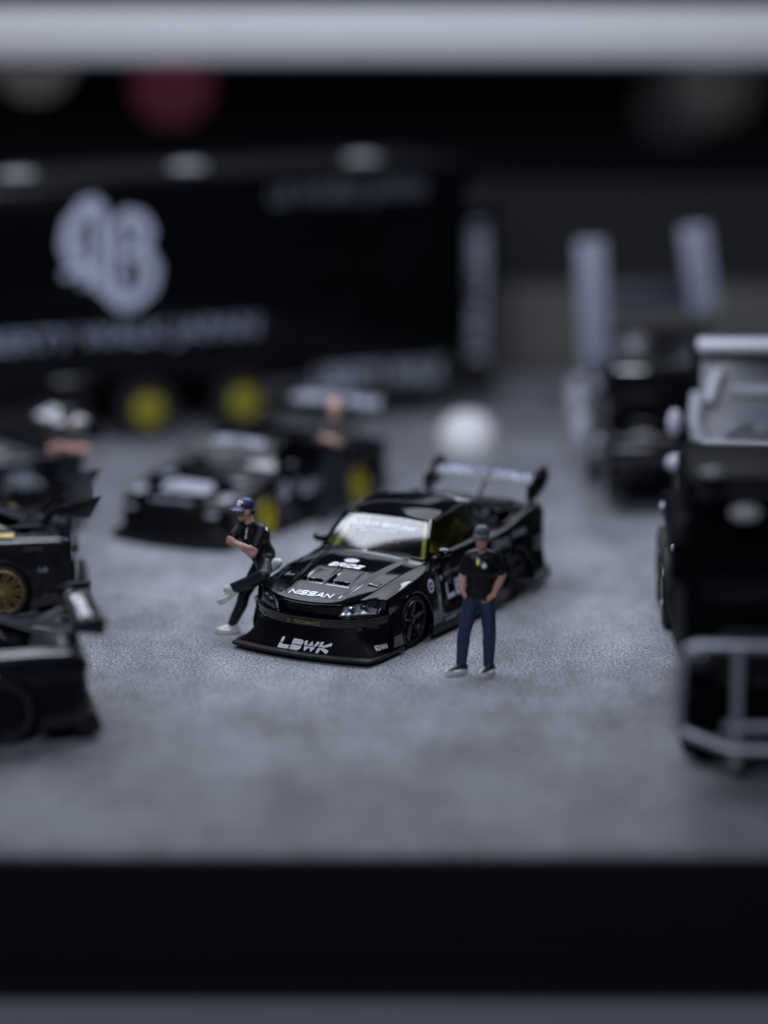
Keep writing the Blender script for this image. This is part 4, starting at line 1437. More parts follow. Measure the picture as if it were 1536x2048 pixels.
def big_truck():
    t = thing('cabover_truck', 'black flat-fronted truck with steel bull bar at the right edge, nearest the camera', 'truck', (4.26, 28.0, 0), math.radians(-92.5))
    # local x forward, y left (image right); bumper face at x = 0
    MB().box((-0.22, 0, 0.66), (0.44, 2.40, 0.46), bevel=0.07).build('bumper', TRUCKP, t)
    b = MB().box((0.16, 0, 0.60), (0.06, 1.6, 0.10), bevel=0.02).build('bull_bar', SILVER, t)

    def bar(pts, r=0.055):
        MB().tube(pts, r, 12).build('bar_tube', mat('brushed_steel', (0.42, 0.43, 0.49), 0.38, metal=0.6, rnoise=0.1, nscale=5), b)
    x = 0.22
    bar([(x - 0.10, -1.24, 0.52), (x - .02, -1.25, 0.95), (x, -1.23, 1.28), (x, -1.17, 1.41), (x, -1.05, 1.46), (x, 0, 1.46), (x, 1.05, 1.46), (x, 1.17, 1.41), (x, 1.23, 1.28), (x - .02, 1.25, 0.95), (x - .1, 1.24, 0.52)])
    bar([(x - 0.12, -1.24, 0.54), (x + .03, -0.72, 0.37), (x + .04, 0, 0.37), (x + .03, 0.72, 0.37), (x - 0.12, 1.24, 0.54)])
    for y in (-0.66, 0.66):
        bar([(x + .01, y, 0.20), (x + .01, y, 1.45)])
    bar([(x + .02, -0.66, 0.62), (x + .02, 0.66, 0.62)], 0.04)
    # cab
    MB().box((-1.15, 0, 1.95), (1.9, 2.36, 2.35), bevel=0.14).build('cab', TRUCKP, t)
    W = []
    for i in range(7):
        v = i / 6
        W.append([(-0.185 - 0.05 * v, 1.04 * k / 10, 1.80 + 0.98 * v) for k in range(-10, 11)])
    ws = MB().grid(W).build('windshield', mat('black_glass', (0.004, 0.004, 0.006), 0.10, spec=0.4), t)
    for y0, y1 in ((-0.8, -0.1), (0.1, 0.8)):
        MB().tube([(-0.165, y0, 1.84), (-0.175, y1, 1.98)], 0.016, 6).build('wiper', MATTE, ws)
    MB().box((-0.16, 0, 1.22), (0.08, 1.7, 0.62), bevel=0.03).build('grille', MATTE, t)
    for k in range(6):
        MB().box((-0.105, 0, 0.98 + 0.10 * k), (0.03, 1.58, 0.032), bevel=0.008).build('grille_slat', PAINT2, t)
    MB().box((-0.10, 0, 2.92), (0.26, 2.2, 0.14), rot=(0, 0.2, 0), bevel=0.04).build('sun_visor', TRUCKP, t)
    PM = mat('pale_dome', (0.42, 0.43, 0.45), 0.25, noise=0.05)
    for s in (1, -1):
        MB().ball((-0.15, s * 0.98, 1.18), (0.06, 0.15, 0.12)).build('headlight', mat('dark_lens', (0.06, 0.06, 0.07), 0.15), t)
        MB().ball((0.06, s * 0.62, 2.80), (0.07, 0.16, 0.085)).build('visor_lamp', PM, t)
        MB().ball((-0.32, s * 0.92, 3.13), (0.10, 0.13, 0.05)).build('roof_lamp', mat('dim_lamp', (0.20, 0.20, 0.23), 0.3), t)
        MB().ball((-0.10, s * 1.00, 2.86), (0.05, 0.09, 0.06)).build('corner_lamp', mat('dim_lamp', (0.20, 0.20, 0.23), 0.3), t)
        m = MB()
        m.tube([(-0.35, s * 1.16, 2.70), (-0.12, s * 1.27, 2.66), (-0.12, s * 1.27, 2.0)], 0.02, 6)
        ma = m.build('mirror_arm', MATTE, t)
        MB().box((-0.12, s * 1.28, 2.25), (0.07, 0.16, 0.44), bevel=0.03).build('mirror', TRUCKP, ma)
        make_wheel(t, -1.0, s * 1.0, 0.50, 0.30, PAINT2, 'dish', s, rim_frac=0.6)
        for xr in (-6.2, -7.4):
            make_wheel(t, xr, s * 0.86, 0.50, 0.44, PAINT2, 'dish', s, rim_frac=0.6)
        MB().cyl((-2.6, s * 0.86, 0.72), (-4.6, s * 0.86, 0.72), 0.26, n=24).build('fuel_tank', TRUCKP, t)
        for xr in (-3.4, -5.2, -7.6):
            MB().ball((xr, s * 1.02, 1.22), (0.09, 0.035, 0.05)).build('glint_bead', mat('pale_hub', (0.4, 0.41, 0.47)), t)  # pale beads added to imitate chrome glints along the side
    MB().box((-5.2, 0, 1.18), (6.0, 2.02, 0.30), bevel=0.04).build('load_bed', TRUCKP, t)
    MB().box((-4.9, 0, 0.86), (5.4, 1.0, 0.34), bevel=0.03).build('chassis', DARK, t)
    MB().box((-2.4, 0, 1.70), (0.14, 1.9, 0.9), bevel=0.04).build('headboard', TRUCKP, t)
    return t


def bright_glass_truck():
    t = thing('pickup_truck', 'black pickup with bright white-framed windshield behind the flat-fronted truck', 'truck', (5.22, 36.7, 0), math.radians(-91))
    secs = [(0.0, 0.92, 0.45, 1.02), (-0.06, 1.0, 0.45, 1.12), (-0.4, 1.04, 0.5, 1.22), (-1.0, 1.05, 0.6, 1.32), (-1.5, 1.04, 0.6, 1.40)]
    P = []
    sg = lambda v, p: math.copysign(abs(v) ** p, v)
    for (xx, w, z0, z1) in secs:
        row = []
        for k in range(33):
            a = math.pi * k / 32
            c, s = math.cos(a), math.sin(a)
            row.append((xx, -w * sg(c, 0.28), z0 + (z1 - z0) * abs(s) ** 0.30))
        P.append(row)
    MB().grid(P).build('hood', TRUCKP, t, angle=45)
    MB().box((0.0, 0, 0.74), (0.06, 1.84, 0.56), bevel=0.03).build('grille', MATTE, t)
    MB().box((0.08, 0, 0.45), (0.18, 2.0, 0.18), bevel=0.04).build('bumper', SILVER, t)
    FRM = mat('white_trim', (0.36, 0.37, 0.41), 0.4, noise=0.04)
    W = []
    for i in range(7):
        v = i / 6
        W.append([(-1.50 - 0.42 * v - 0.10 * (k / 10) ** 2, (0.93 - 0.05 * v) * k / 10, 1.50 + 1.28 * v) for k in range(-10, 11)])
    ws = MB().grid(W).build('windshield', mat('reflection_glass', (0.11, 0.115, 0.14), 0.3, rnoise=0.05, nscale=4), t)  # pale base colour imitates the bright reflection in the glass
    fr = [(-1.66, -0.95, 2.22), (-1.58, -0.99, 1.86), (-1.52, -0.96, 1.62), (-1.46, -0.86, 1.49), (-1.40, 0, 1.46), (-1.46, 0.86, 1.49), (-1.52, 0.96, 1.62), (-1.58, 0.99, 1.86), (-1.66, 0.95, 2.22)]
    MB().tube(fr, 0.10, 10).build('windshield_frame', FRM, ws)
    MB().box((-1.82, 0, 2.84), (0.40, 1.92, 0.15), rot=(0, 0.12, 0), bevel=0.05).build('sun_visor', FRM, t)
    MB().box((-1.70, 0.1, 2.24), (0.03, 1.2, 0.14), bevel=0.01).build('windshield_banner', FRM, ws)
    for s in (-1, 1):
        MB().tube([(-1.60, s * 0.80, 2.10), (-1.66, s * 0.72, 2.34), (-1.70, s * 0.66, 2.52)], 0.085, 10).build('pillar_tube', FRM, ws)  # slanted white tube added for a bright blob at each pillar
        MB().tube([(-1.45, s * 0.55, 1.60), (-1.50, s * 0.2, 1.80)], 0.018, 6).build('wiper', MATTE, ws)
        HB = mat('pale_hub', (0.4, 0.41, 0.47))
        m = MB().tube([(-1.55, s * 1.0, 1.45), (-1.50, s * 1.26, 1.55), (-1.50, s * 1.30, 1.95)], 0.025, 6).build('mirror_arm', MATTE, t)
        MB().ball((-1.46, s * 1.28, 1.83), (0.07, 0.10, 0.19)).build('mirror', HB, m)
        MB().ball((-0.9, s * 1.30, 1.38), (0.09, 0.14, 0.12)).build('side_lamp', HB, t)
        MB().ball((-0.15, s * 1.10, 1.02), (0.12, 0.10, 0.09)).build('headlight', mat('dim_lamp', (0.2, 0.2, 0.23)), t)
        make_wheel(t, -0.75, s * 0.98, 0.42, 0.30, PAINT2, 'dish', s, rim_frac=0.6)
        make_wheel(t, -2.75, s * 0.98, 0.42, 0.30, PAINT2, 'dish', s, rim_frac=0.6)
        Q = []
        for k in range(13):
            a = math.pi * k / 12
            Q.append([(-0.75 + 0.60 * math.cos(a), s * yy, 0.48 + 0.58 * math.sin(a)) for yy in (0.80, 1.16, 1.20)])
        MB().grid(Q).build('fender_flare', MATTE, t, angle=50)
    for k in range(3):
        MB().tube([(-1.42 - 0.02 * math.cos(a), -0.40 + 0.42 * k + 0.18 * math.cos(a), 1.64 + 0.17 * math.sin(a)) for a in np.linspace(0, math.pi, 9)], 0.022, 6).build('dash_dial', mat('dull_silver', (0.2, 0.2, 0.22), 0.35, metal=0.6), ws)
    MB().box((-2.55, 0, 1.75), (1.2, 1.86, 2.0), bevel=0.12).build('cab', TRUCKP, t)
    MB().box((-2.8, 0, 0.90), (0.9, 2.0, 0.60), bevel=0.08).build('cargo_bed', TRUCKP, t)
    MB().box((-1.9, 0, 0.66), (3.2, 1.5, 0.34)).build('chassis', DARK, t)
    return t


def ramp_trailer():
    t = thing('flatbed_trailer', 'black flatbed trailer with two raised pale loading ramps behind the pickup', 'trailer', (4.55, 47.5, 0), math.radians(-92))
    # local x forward (to the camera), y left (image right)
    MB().box((1.78, 0, 0.95), (10.96, 2.2, 0.26), bevel=0.04).build('deck', PAINT, t)
    for s in (1, -1):
        MB().box((6.1, s * 1.02, 0.62), (2.2, 0.14, 0.66), bevel=0.04).build('side_panel', PAINT, t)
    MB().box((1.2, 0, 1.35), (3.4, 1.5, 0.7), bevel=0.10).build('equipment_box', PAINT2, t)
    MB().box((1.0, -0.95, 1.18), (8.6, 0.10, 0.16), bevel=0.02).build('side_rail', MATTE, t)
    MB().box((1.0, 0.95, 1.18), (8.6, 0.10, 0.16), bevel=0.02).build('side_rail', MATTE, t)
    RM = mat('pale_ramp', (0.31, 0.33, 0.42), 0.45, noise=0.08, nscale=3)
    MB().box((0.0, -1.03, 2.11), (0.16, 0.50, 2.2), rot=(0.06, 0, 0), bevel=0.06).build('loading_ramp', RM, t)
    MB().box((0.0, 0.74, 2.72), (0.16, 0.50, 1.5), rot=(0.16, 0, 0), bevel=0.06).build('loading_ramp', RM, t)
    MB().box((-0.1, 0.0, 2.25), (0.14, 1.7, 0.36), bevel=0.04).build('cross_beam', mat('dark_blue_grey', (0.035, 0.04, 0.06), 0.4), t)
    for y in (-1.0, 0.80):
        MB().tube([(-0.15, y, 1.05), (-0.15, y, 3.1)], 0.06, 8).build('ramp_post', MATTE, t)
    for xx in (1.2, 2.9, 4.5):
        for s in (1, -1):
            make_wheel(t, xx, s * 1.10, 0.46, 0.32, mat('pale_hub', (0.40, 0.41, 0.47)), 'dish', s, rim_frac=0.66)
    for xx, zz in ((0.9, 0.75), (2.0, 0.70), (3.6, 0.62)):
        MB().ball((xx, -1.30, zz), (0.14, 0.17, 0.30)).build('fender_glint', mat('pale_hub', (0.4, 0.41, 0.47)), t)  # pale ovals added as bright chrome blobs, since the hubs face away
    MB().box((4.6, -0.1, 1.5), (1.6, 1.9, 0.9), bevel=0.10).build('equipment_box', PAINT, t)
    for xx, yy, zz in ((6.9, -1.16, 1.10), (6.2, -1.16, 0.80), (5.2, -1.14, 1.62), (4.2, -1.14, 1.35), (2.4, -1.14, 1.30), (3.2, -0.9, 1.45)):
        MB().ball((xx, yy, zz), (0.12, 0.10, 0.12)).build('glint_bead', mat('dull_silver', (0.2, 0.2, 0.22), 0.35, metal=0.6), t)  # silver beads scattered in as glints of chrome
    mb = MB()
    mb.ball((2.6, -0.45, 1.85), (0.35, 0.28, 0.18))
    mb.ball((3.3, -0.30, 1.62), (0.3, 0.22, 0.15))
    mb.build('winch', mat('dull_silver', (0.2, 0.2, 0.22), 0.35, metal=0.6), t)
    return t


transporter()
big_truck()
bright_glass_truck()
ramp_trailer()
d = MB()
prof = [(0.02, 0.62), (0.20, 0.60), (0.36, 0.50), (0.46, 0.32), (0.48, 0.12), (0.44, 0.0), (0.02, 0.0)]
d.lathe(prof, (0, 0, 0), 'z', 32)
o = d.build('white_dome', mat('white_ceramic', (0.80, 0.80, 0.80), 0.35, noise=0.03), None, angle=50)
o.location = (1.36, 45.7, 0)
tag(o, 'small round white dome on the floor behind the race coupe wing', 'ornament')
for (u, v, rad, colr, st, lab) in ((345, 168, 1.2, (0.70, 0.16, 0.32), 0.19, 'pink glowing lamp far off under the pale rail'), (70, 120, 1.1, (0.6, 0.55, 0.6), 0.35, 'whitish glowing lamp far off at the upper left'),
                                   (1430, 165, 1.5, (0.40, 0.40, 0.42), 0.13, 'dim grey lamp far off at the upper right'), (1350, 215, 1.3, (0.35, 0.34, 0.40), 0.07, 'faintest grey lamp, lowest of the far lamps at the upper right')):
    ang = PITCH + math.atan((v - 1024) / 5689)
    dd = 169.5
    z = CAM_H - dd * math.tan(ang)
    dep = dd * math.cos(PITCH) + (CAM_H - z) * math.sin(PITCH)
    wall_lamp((u - 768) / 5689 * dep, z, rad, colr, st, lab)


# ---------------------------------------------------------------- figures
def cap_mesh(p0, p1, r0, r1, n=16):
    """tapered capsule as (verts, faces), outward normals"""
    p0, p1 = Vector(p0), Vector(p1)
    d = (p1 - p0)
    L = d.length
    d = d.normalized() if L > 1e-6 else Vector((0, 0, 1))
    a = d.orthogonal().normalized()
    b = d.cross(a)
    rings = []
    for k in range(1, 5):
        t = -math.pi / 2 + (math.pi / 2) * k / 4
        rings.append((p0 + d * math.sin(t) * r0, math.cos(t) * r0))
    for k in range(0, 4):
        t = (math.pi / 2) * k / 4
        rings.append((p1 + d * math.sin(t) * r1, math.cos(t) * r1))
    vs = [p0 - d * r0]
    for c, r in rings:
        for k in range(n):
            t = 2 * math.pi * k / n
            vs.append(c + (a * math.cos(t) + b * math.sin(t)) * r)
    vs.append(p1 + d * r1)
    fs = []
    m = len(rings)
    for k in range(n):
        fs.append((0, 1 + (k + 1) % n, 1 + k))
    for i in range(m - 1):
        for k in range(n):
            A, B = 1 + i * n, 1 + (i + 1) * n
            fs.append((A + k, A + (k + 1) % n, B + (k + 1) % n, B + k))
    e = len(vs) - 1
    B = 1 + (m - 1) * n
    for k in range(n):
        fs.append((B + k, B + (k + 1) % n, e))
    return vs, fs


def fuse(name, prims, m, parent, voxel=0.014, smooth_it=3):
    """grow one continuous skin round a set of capsules and ellipsoids"""
    mb = MB()
    for p in prims:
        if p[0] == 'c':
            mb.add(*cap_mesh(p[1], p[2], p[3], p[4]))
        else:
            e = MB().ball(p[1], p[2], 18, rot=p[3] if len(p) > 3 else None)
            mb.add(e.v, e.f)
    me = bpy.data.meshes.new('tmp')
    me.from_pydata(mb.v, [], mb.f)
    o = bpy.data.objects.new('tmp', me)
    COL.objects.link(o)
    bm = bmesh.new()
    bm.from_mesh(me)
    bmesh.ops.remove_doubles(bm, verts=bm.verts, dist=1e-5)
    bmesh.ops.recalc_face_normals(bm, faces=bm.faces)
    bm.to_mesh(me)
    bm.free()
    r = o.modifiers.new('r', 'REMESH')
    r.mode = 'VOXEL'
    r.voxel_size = voxel
    s = o.modifiers.new('s', 'SMOOTH')
    s.factor, s.iterations = 0.5, smooth_it
    dg = bpy.context.evaluated_depsgraph_get()
    out = bpy.data.meshes.new_from_object(o.evaluated_get(dg))
    bpy.data.objects.remove(o)
    bpy.data.meshes.remove(me)
    out.materials.clear()
    out.name = name
    return mobj(name, out, m, parent, True, 180)


def hand(prims, wrist, direction, side, r=0.040, curl=0.5, spread=(1, 0, 0)):
    """palm, four fingers of different lengths and a thumb"""
    w, d = Vector(wrist), Vector(direction).normalized()
    sp = Vector(spread)
    sp = (sp - d * sp.dot(d)).normalized()
    n = d.cross(sp).normalized() * side
    palm = w + d * 0.055
    prims.append(('c', w, palm, r * 0.78, r * 0.85))
    prims.append(('c', palm - sp * 0.022, palm + sp * 0.022, 0.028, 0.028))
    for i, ln in enumerate((0.062, 0.072, 0.068, 0.052)):
        base = palm + d * 0.03 + sp * (-0.033 + 0.022 * i)
        mid = base + d * ln * 0.55 + n * ln * 0.2 * curl
        tip = mid + d * ln * 0.45 + n * ln * 0.5 * curl
        prims.append(('c', base, mid, 0.0115, 0.0105))
        prims.append(('c', mid, tip, 0.0105, 0.009))
    tb = w + d * 0.03 - sp * 0.030
    tm = tb + d * 0.035 - sp * 0.022 + n * 0.012
    prims.append(('c', tb, tm, 0.014, 0.012))
    prims.append(('c', tm, tm + d * 0.03 + n * 0.008, 0.012, 0.010))


def head_prims(c, face, s=1.0):
    """skull, jaw, nose, ears, neck stub; face = direction the face looks"""
    c = Vector(c)
    f = Vector(face).normalized()
    f = Vector((f.x, f.y, 0)).normalized()
    yaw = math.atan2(f.y, f.x)
    l = Vector((-f.y, f.x, 0))
    z = Vector((0, 0, 1))
    pr = [('e', c + z * 0.02 * s - f * 0.008, (0.100 * s, 0.082 * s, 0.112 * s), (0, 0, yaw)),
          ('e', c - z * 0.055 * s + f * 0.022 * s, (0.070 * s, 0.062 * s, 0.070 * s), (0, 0, yaw)),
          ('e', c - z * 0.098 * s + f * 0.058 * s, (0.026 * s, 0.030 * s, 0.022 * s), (0, 0, yaw)),
          ('c', c + z * 0.012 * s + f * 0.090 * s, c - z * 0.022 * s + f * 0.106 * s, 0.010 * s, 0.016 * s),
          ('c', c - z * 0.060 * s + f * 0.080 * s - l * 0.018 * s, c - z * 0.060 * s + f * 0.080 * s + l * 0.018 * s, 0.011 * s, 0.011 * s),
          ('c', c + z * 0.035 * s + f * 0.078 * s - l * 0.032 * s, c + z * 0.035 * s + f * 0.078 * s + l * 0.032 * s, 0.016 * s, 0.016 * s)]
    for k in (1, -1):
        pr.append(('e', c + l * 0.084 * s * k - f * 0.008 - z * 0.008, (0.024 * s, 0.012 * s, 0.034 * s), (0, 0, yaw)))
    return pr, f, l


def shoe(name, heel, toe, upper, sole, parent, lift=0.0):
    h, t = Vector(heel), Vector(toe)
    d = (t - h).normalized()
    L = (t - h).length
    z = Vector((0, 0, 1)) if abs(d.z) < 0.8 else Vector((-1, 0, 0))
    z = (z - d * z.dot(d)).normalized()
    l = z.cross(d).normalized()
    pr = [('c', h + d * 0.05 + z * 0.075, h + d * 0.07 + z * 0.10, 0.058, 0.054),
          ('c', h + d * 0.05 + z * 0.050, h + d * (L * 0.6) + z * 0.048, 0.050, 0.048),
          ('c', h + d * (L * 0.5) + z * 0.046, h + d * (L - 0.055) + z * 0.040, 0.050, 0.042)]
    o = fuse(name, pr, upper, parent, 0.010, 3)
    n = 20
    ring0, ring1, ring2 = [], [], []
    for k in range(n):
        a = 2 * math.pi * k / n
        lx = (L * 0.5 + 0.022) * math.cos(a)
        wd = (0.074 if math.cos(a) > -0.2 else 0.066) * math.sin(a)
        c = h + d * (L * 0.5) + d * lx + l * wd
        wave = 0.010 * math.sin(a * 3)
        ring0.append(c + z * 0.0 + (h + d * L / 2 - c) * 0.06)
        ring1.append(c + z * 0.028)
        ring2.append(c + z * (0.060 + wave) + (h + d * L / 2 - c) * 0.05)
    mb = MB()
    mb.add(ring0 + ring1 + ring2, [tuple(range(n - 1, -1, -1)), tuple(range(2 * n, 3 * n))] + [(r * n + k, r * n + (k + 1) % n, (r + 1) * n + (k + 1) % n, (r + 1) * n + k) for r in range(2) for k in range(n)])
    mb.build('sole', sole, o, angle=50)
    return o


def baseball_cap(c, face, m, parent, s=1.0, brim=True, tilt=0.0):
    c = Vector(c)
    f = Vector(face)
    f = Vector((f.x, f.y, 0)).normalized()
    l = Vector((-f.y, f.x, 0))
    z = Vector((0, 0, 1))
    mb = MB()
    P = []
    for i in range(9):
        ph = (math.pi / 2) * i / 8
        row = []
        for k in range(25):
            a = 2 * math.pi * k / 24
            r = math.cos(ph) ** 0.75
            row.append(c + z * (0.035 + 0.100 * math.sin(ph)) * s + f * (0.112 * r * math.cos(a) - 0.006) * s + l * 0.098 * r * math.sin(a) * s)
        P.append(row)
    P.insert(0, [c + z * 0.022 * s + (p - c - z * 0.035 * s) for p in P[0]])
    mb.grid(P)
    if brim:
        top, bot = [], []
        for i in range(5):
            v = i / 4
            for k in range(13):
                a = -1.15 + 2.3 * k / 12
                r0 = 0.104
                r1 = 0.104 + 0.085 * float(brim) * math.cos(a * 0.95) ** 0.8
                r = r0 + (r1 - r0) * v
                p = c + f * r * math.cos(a) * s + l * r * math.sin(a) * s * 0.93 + z * (0.034 - 0.030 * v - 0.022 * (a / 1.15) ** 2 * v) * s
                top.append(p + z * 0.006)
                bot.append(p - z * 0.004)
        n = len(top)
        fs = []
        for i in range(4):
            for k in range(12):
                A = i * 13 + k
                fs.append((A, A + 1, A + 14, A + 13))
                fs.append((n + A, n + A + 13, n + A + 14, n + A + 1))
        for i in range(4):
            for k0 in (0, 12):
                A = i * 13 + k0
                fs.append((A, A + 13, n + A + 13, n + A))
        for k in range(12):
            A = 52 + k
            fs.append((A, A + 1, n + A + 1, n + A))
        mb.add(top + bot, fs)
    o = mb.build('cap', m, parent, angle=60)
    MB().ball(c + z * 0.138 * s, (0.010, 0.010, 0.006), 10).build('cap_button', m, o)
    return o


def face_bits(c, f, l, parent, shades=False, s=1.0):
    c = Vector(c)
    z = Vector((0, 0, 1))
    for k in (1, -1):
        p = c + f * 0.094 * s + l * 0.032 * k * s + z * 0.014 * s
        if shades:
            MB().ball(p + f * 0.004, (0.014, 0.028, 0.019), 12, rot=(0, 0, math.atan2(f.y, f.x))).build('sunglass_lens', LENS, parent)
        else:
            MB().ball(p - f * 0.006, (0.010, 0.015, 0.008), 10, rot=(0, 0, math.atan2(f.y, f.x))).build('eye', HAIRM, parent)
    MB().ball(c + f * 0.088 * s - z * 0.058 * s, (0.008, 0.026, 0.005), 10, rot=(0, 0, math.atan2(f.y, f.x))).build('mouth', mat('lip_paint', (0.22, 0.08, 0.07), 0.5), parent)


def standing_man():
    t = thing('person', 'man in black tee and navy jeans standing, hands in pockets, beside the race coupe', 'person', (1.02, 32.02, 0))
    t.scale = (1.03, 1.03, 1.03)
    f = (-0.12, -1, 0)
    hc = (0.105, -0.02, 1.585)
    hp, F, Lv = head_prims(hc, f, 1.02)
    neck = [('c', (0.105, 0.015, 1.38), (0.105, -0.005, 1.53), 0.062, 0.055)]
    sh = {-1: (-0.035, 0.03, 1.350), 1: (0.250, 0.03, 1.345)}
    el = {-1: (-0.100, 0.09, 1.13), 1: (0.345, 0.10, 1.12)}
    wr = {-1: (-0.105, -0.02, 0.955), 1: (0.235, -0.085, 0.93)}
    torso = [('c', (0.04, 0.02, 0.97), (0.13, 0.02, 0.97), 0.108, 0.108), ('c', (0.045, 0.015, 1.08), (0.14, 0.015, 1.08), 0.106, 0.106),
             ('c', (0.03, 0.02, 1.20), (0.17, 0.02, 1.20), 0.108, 0.108), ('c', (0.015, 0.03, 1.30), (0.20, 0.03, 1.30), 0.090, 0.090),
             ('c', (0.105, 0.02, 1.395), (-0.02, 0.03, 1.365), 0.058, 0.050), ('c', (0.105, 0.02, 1.395), (0.235, 0.03, 1.36), 0.058, 0.050),
             ('e', (0.10, -0.005, 1.24), (0.145, 0.115, 0.15))]
    hips = [('c', (0.02, 0.02, 0.92), (0.15, 0.02, 0.92), 0.105, 0.105)]
    hip = {-1: (0.005, 0.02, 0.88), 1: (0.165, 0.02, 0.88)}
    kn = {-1: (-0.085, -0.03, 0.495), 1: (0.200, -0.035, 0.485)}
    an = {-1: (-0.115, 0.03, 0.105), 1: (0.195, 0.03, 0.105)}
    legs = []
    for s in (-1, 1):
        legs += [('c', hip[s], kn[s], 0.090, 0.064), ('c', kn[s], Vector(kn[s]).lerp(Vector(an[s]), 0.35) + Vector((0, 0.02, 0)), 0.066, 0.064),
                 ('c', Vector(kn[s]).lerp(Vector(an[s]), 0.35) + Vector((0, 0.02, 0)), an[s], 0.064, 0.048)]
    arms = []
    for s in (-1, 1):
        arms += [('c', sh[s], el[s], 0.058, 0.046), ('c', el[s], Vector(el[s]).lerp(Vector(wr[s]), 0.4), 0.047, 0.046), ('c', Vector(el[s]).lerp(Vector(wr[s]), 0.4), wr[s], 0.046, 0.033)]
        hand(arms, wr[s], (Vector((0.02 if s < 0 else 0.09, -0.05, 0.86)) - Vector(wr[s])), s, spread=(1, -0.3, 0))
    fuse('body', hp + neck + torso + hips + legs + arms, SKIN2, t, 0.011)
    tee = [(p[0], p[1], p[2], p[3] + 0.014, p[4] + 0.014) if p[0] == 'c' else ('e', p[1], tuple(q + 0.014 for q in p[2])) for p in torso]
    for s in (-1, 1):
        mid = Vector(sh[s]).lerp(Vector(el[s]), 0.72)
        tee += [('c', sh[s], mid, 0.064, 0.068)]
    tee += [('c', (0.025, 0.02, 0.945), (0.145, 0.02, 0.945), 0.124, 0.124)]
    shirt = fuse('shirt', tee, TEE, t, 0.011)
    jn = [(p[0], p[1], p[2], p[3] + 0.010, p[4] + 0.013) for p in hips + legs]
    fuse('trousers', jn, JEANS, t, 0.011)
    for s, heel, toe in ((-1, (-0.055, 0.06, 0), (-0.285, -0.115, 0)), (1, (0.235, 0.05, 0), (0.115, -0.205, 0))):
        shoe('shoe', heel, toe, SHOEB, SHOEW, t)
    baseball_cap((0.105, -0.025, 1.603), f, CAPG, t, 0.94, brim=0.45)
    face_bits(hc, F, Lv, t, False, 1.02)
    b = bvh_of(shirt)
    decal('chest_print', disc_polys(0.028, 0.030), (0.130, -0.6, 1.285), (1, 0, 0), (0, 0, 1), WHITE, shirt, b, (0, 1, 0), 0.004, cut=0.02)
    decal('chest_print', disc_polys(0.017, 0.036), (0.060, -0.6, 1.325), (1, 0, 0), (0, 0, 1), YELLOWC, shirt, b, (0, 1, 0), 0.004, cut=0.02)
    return t


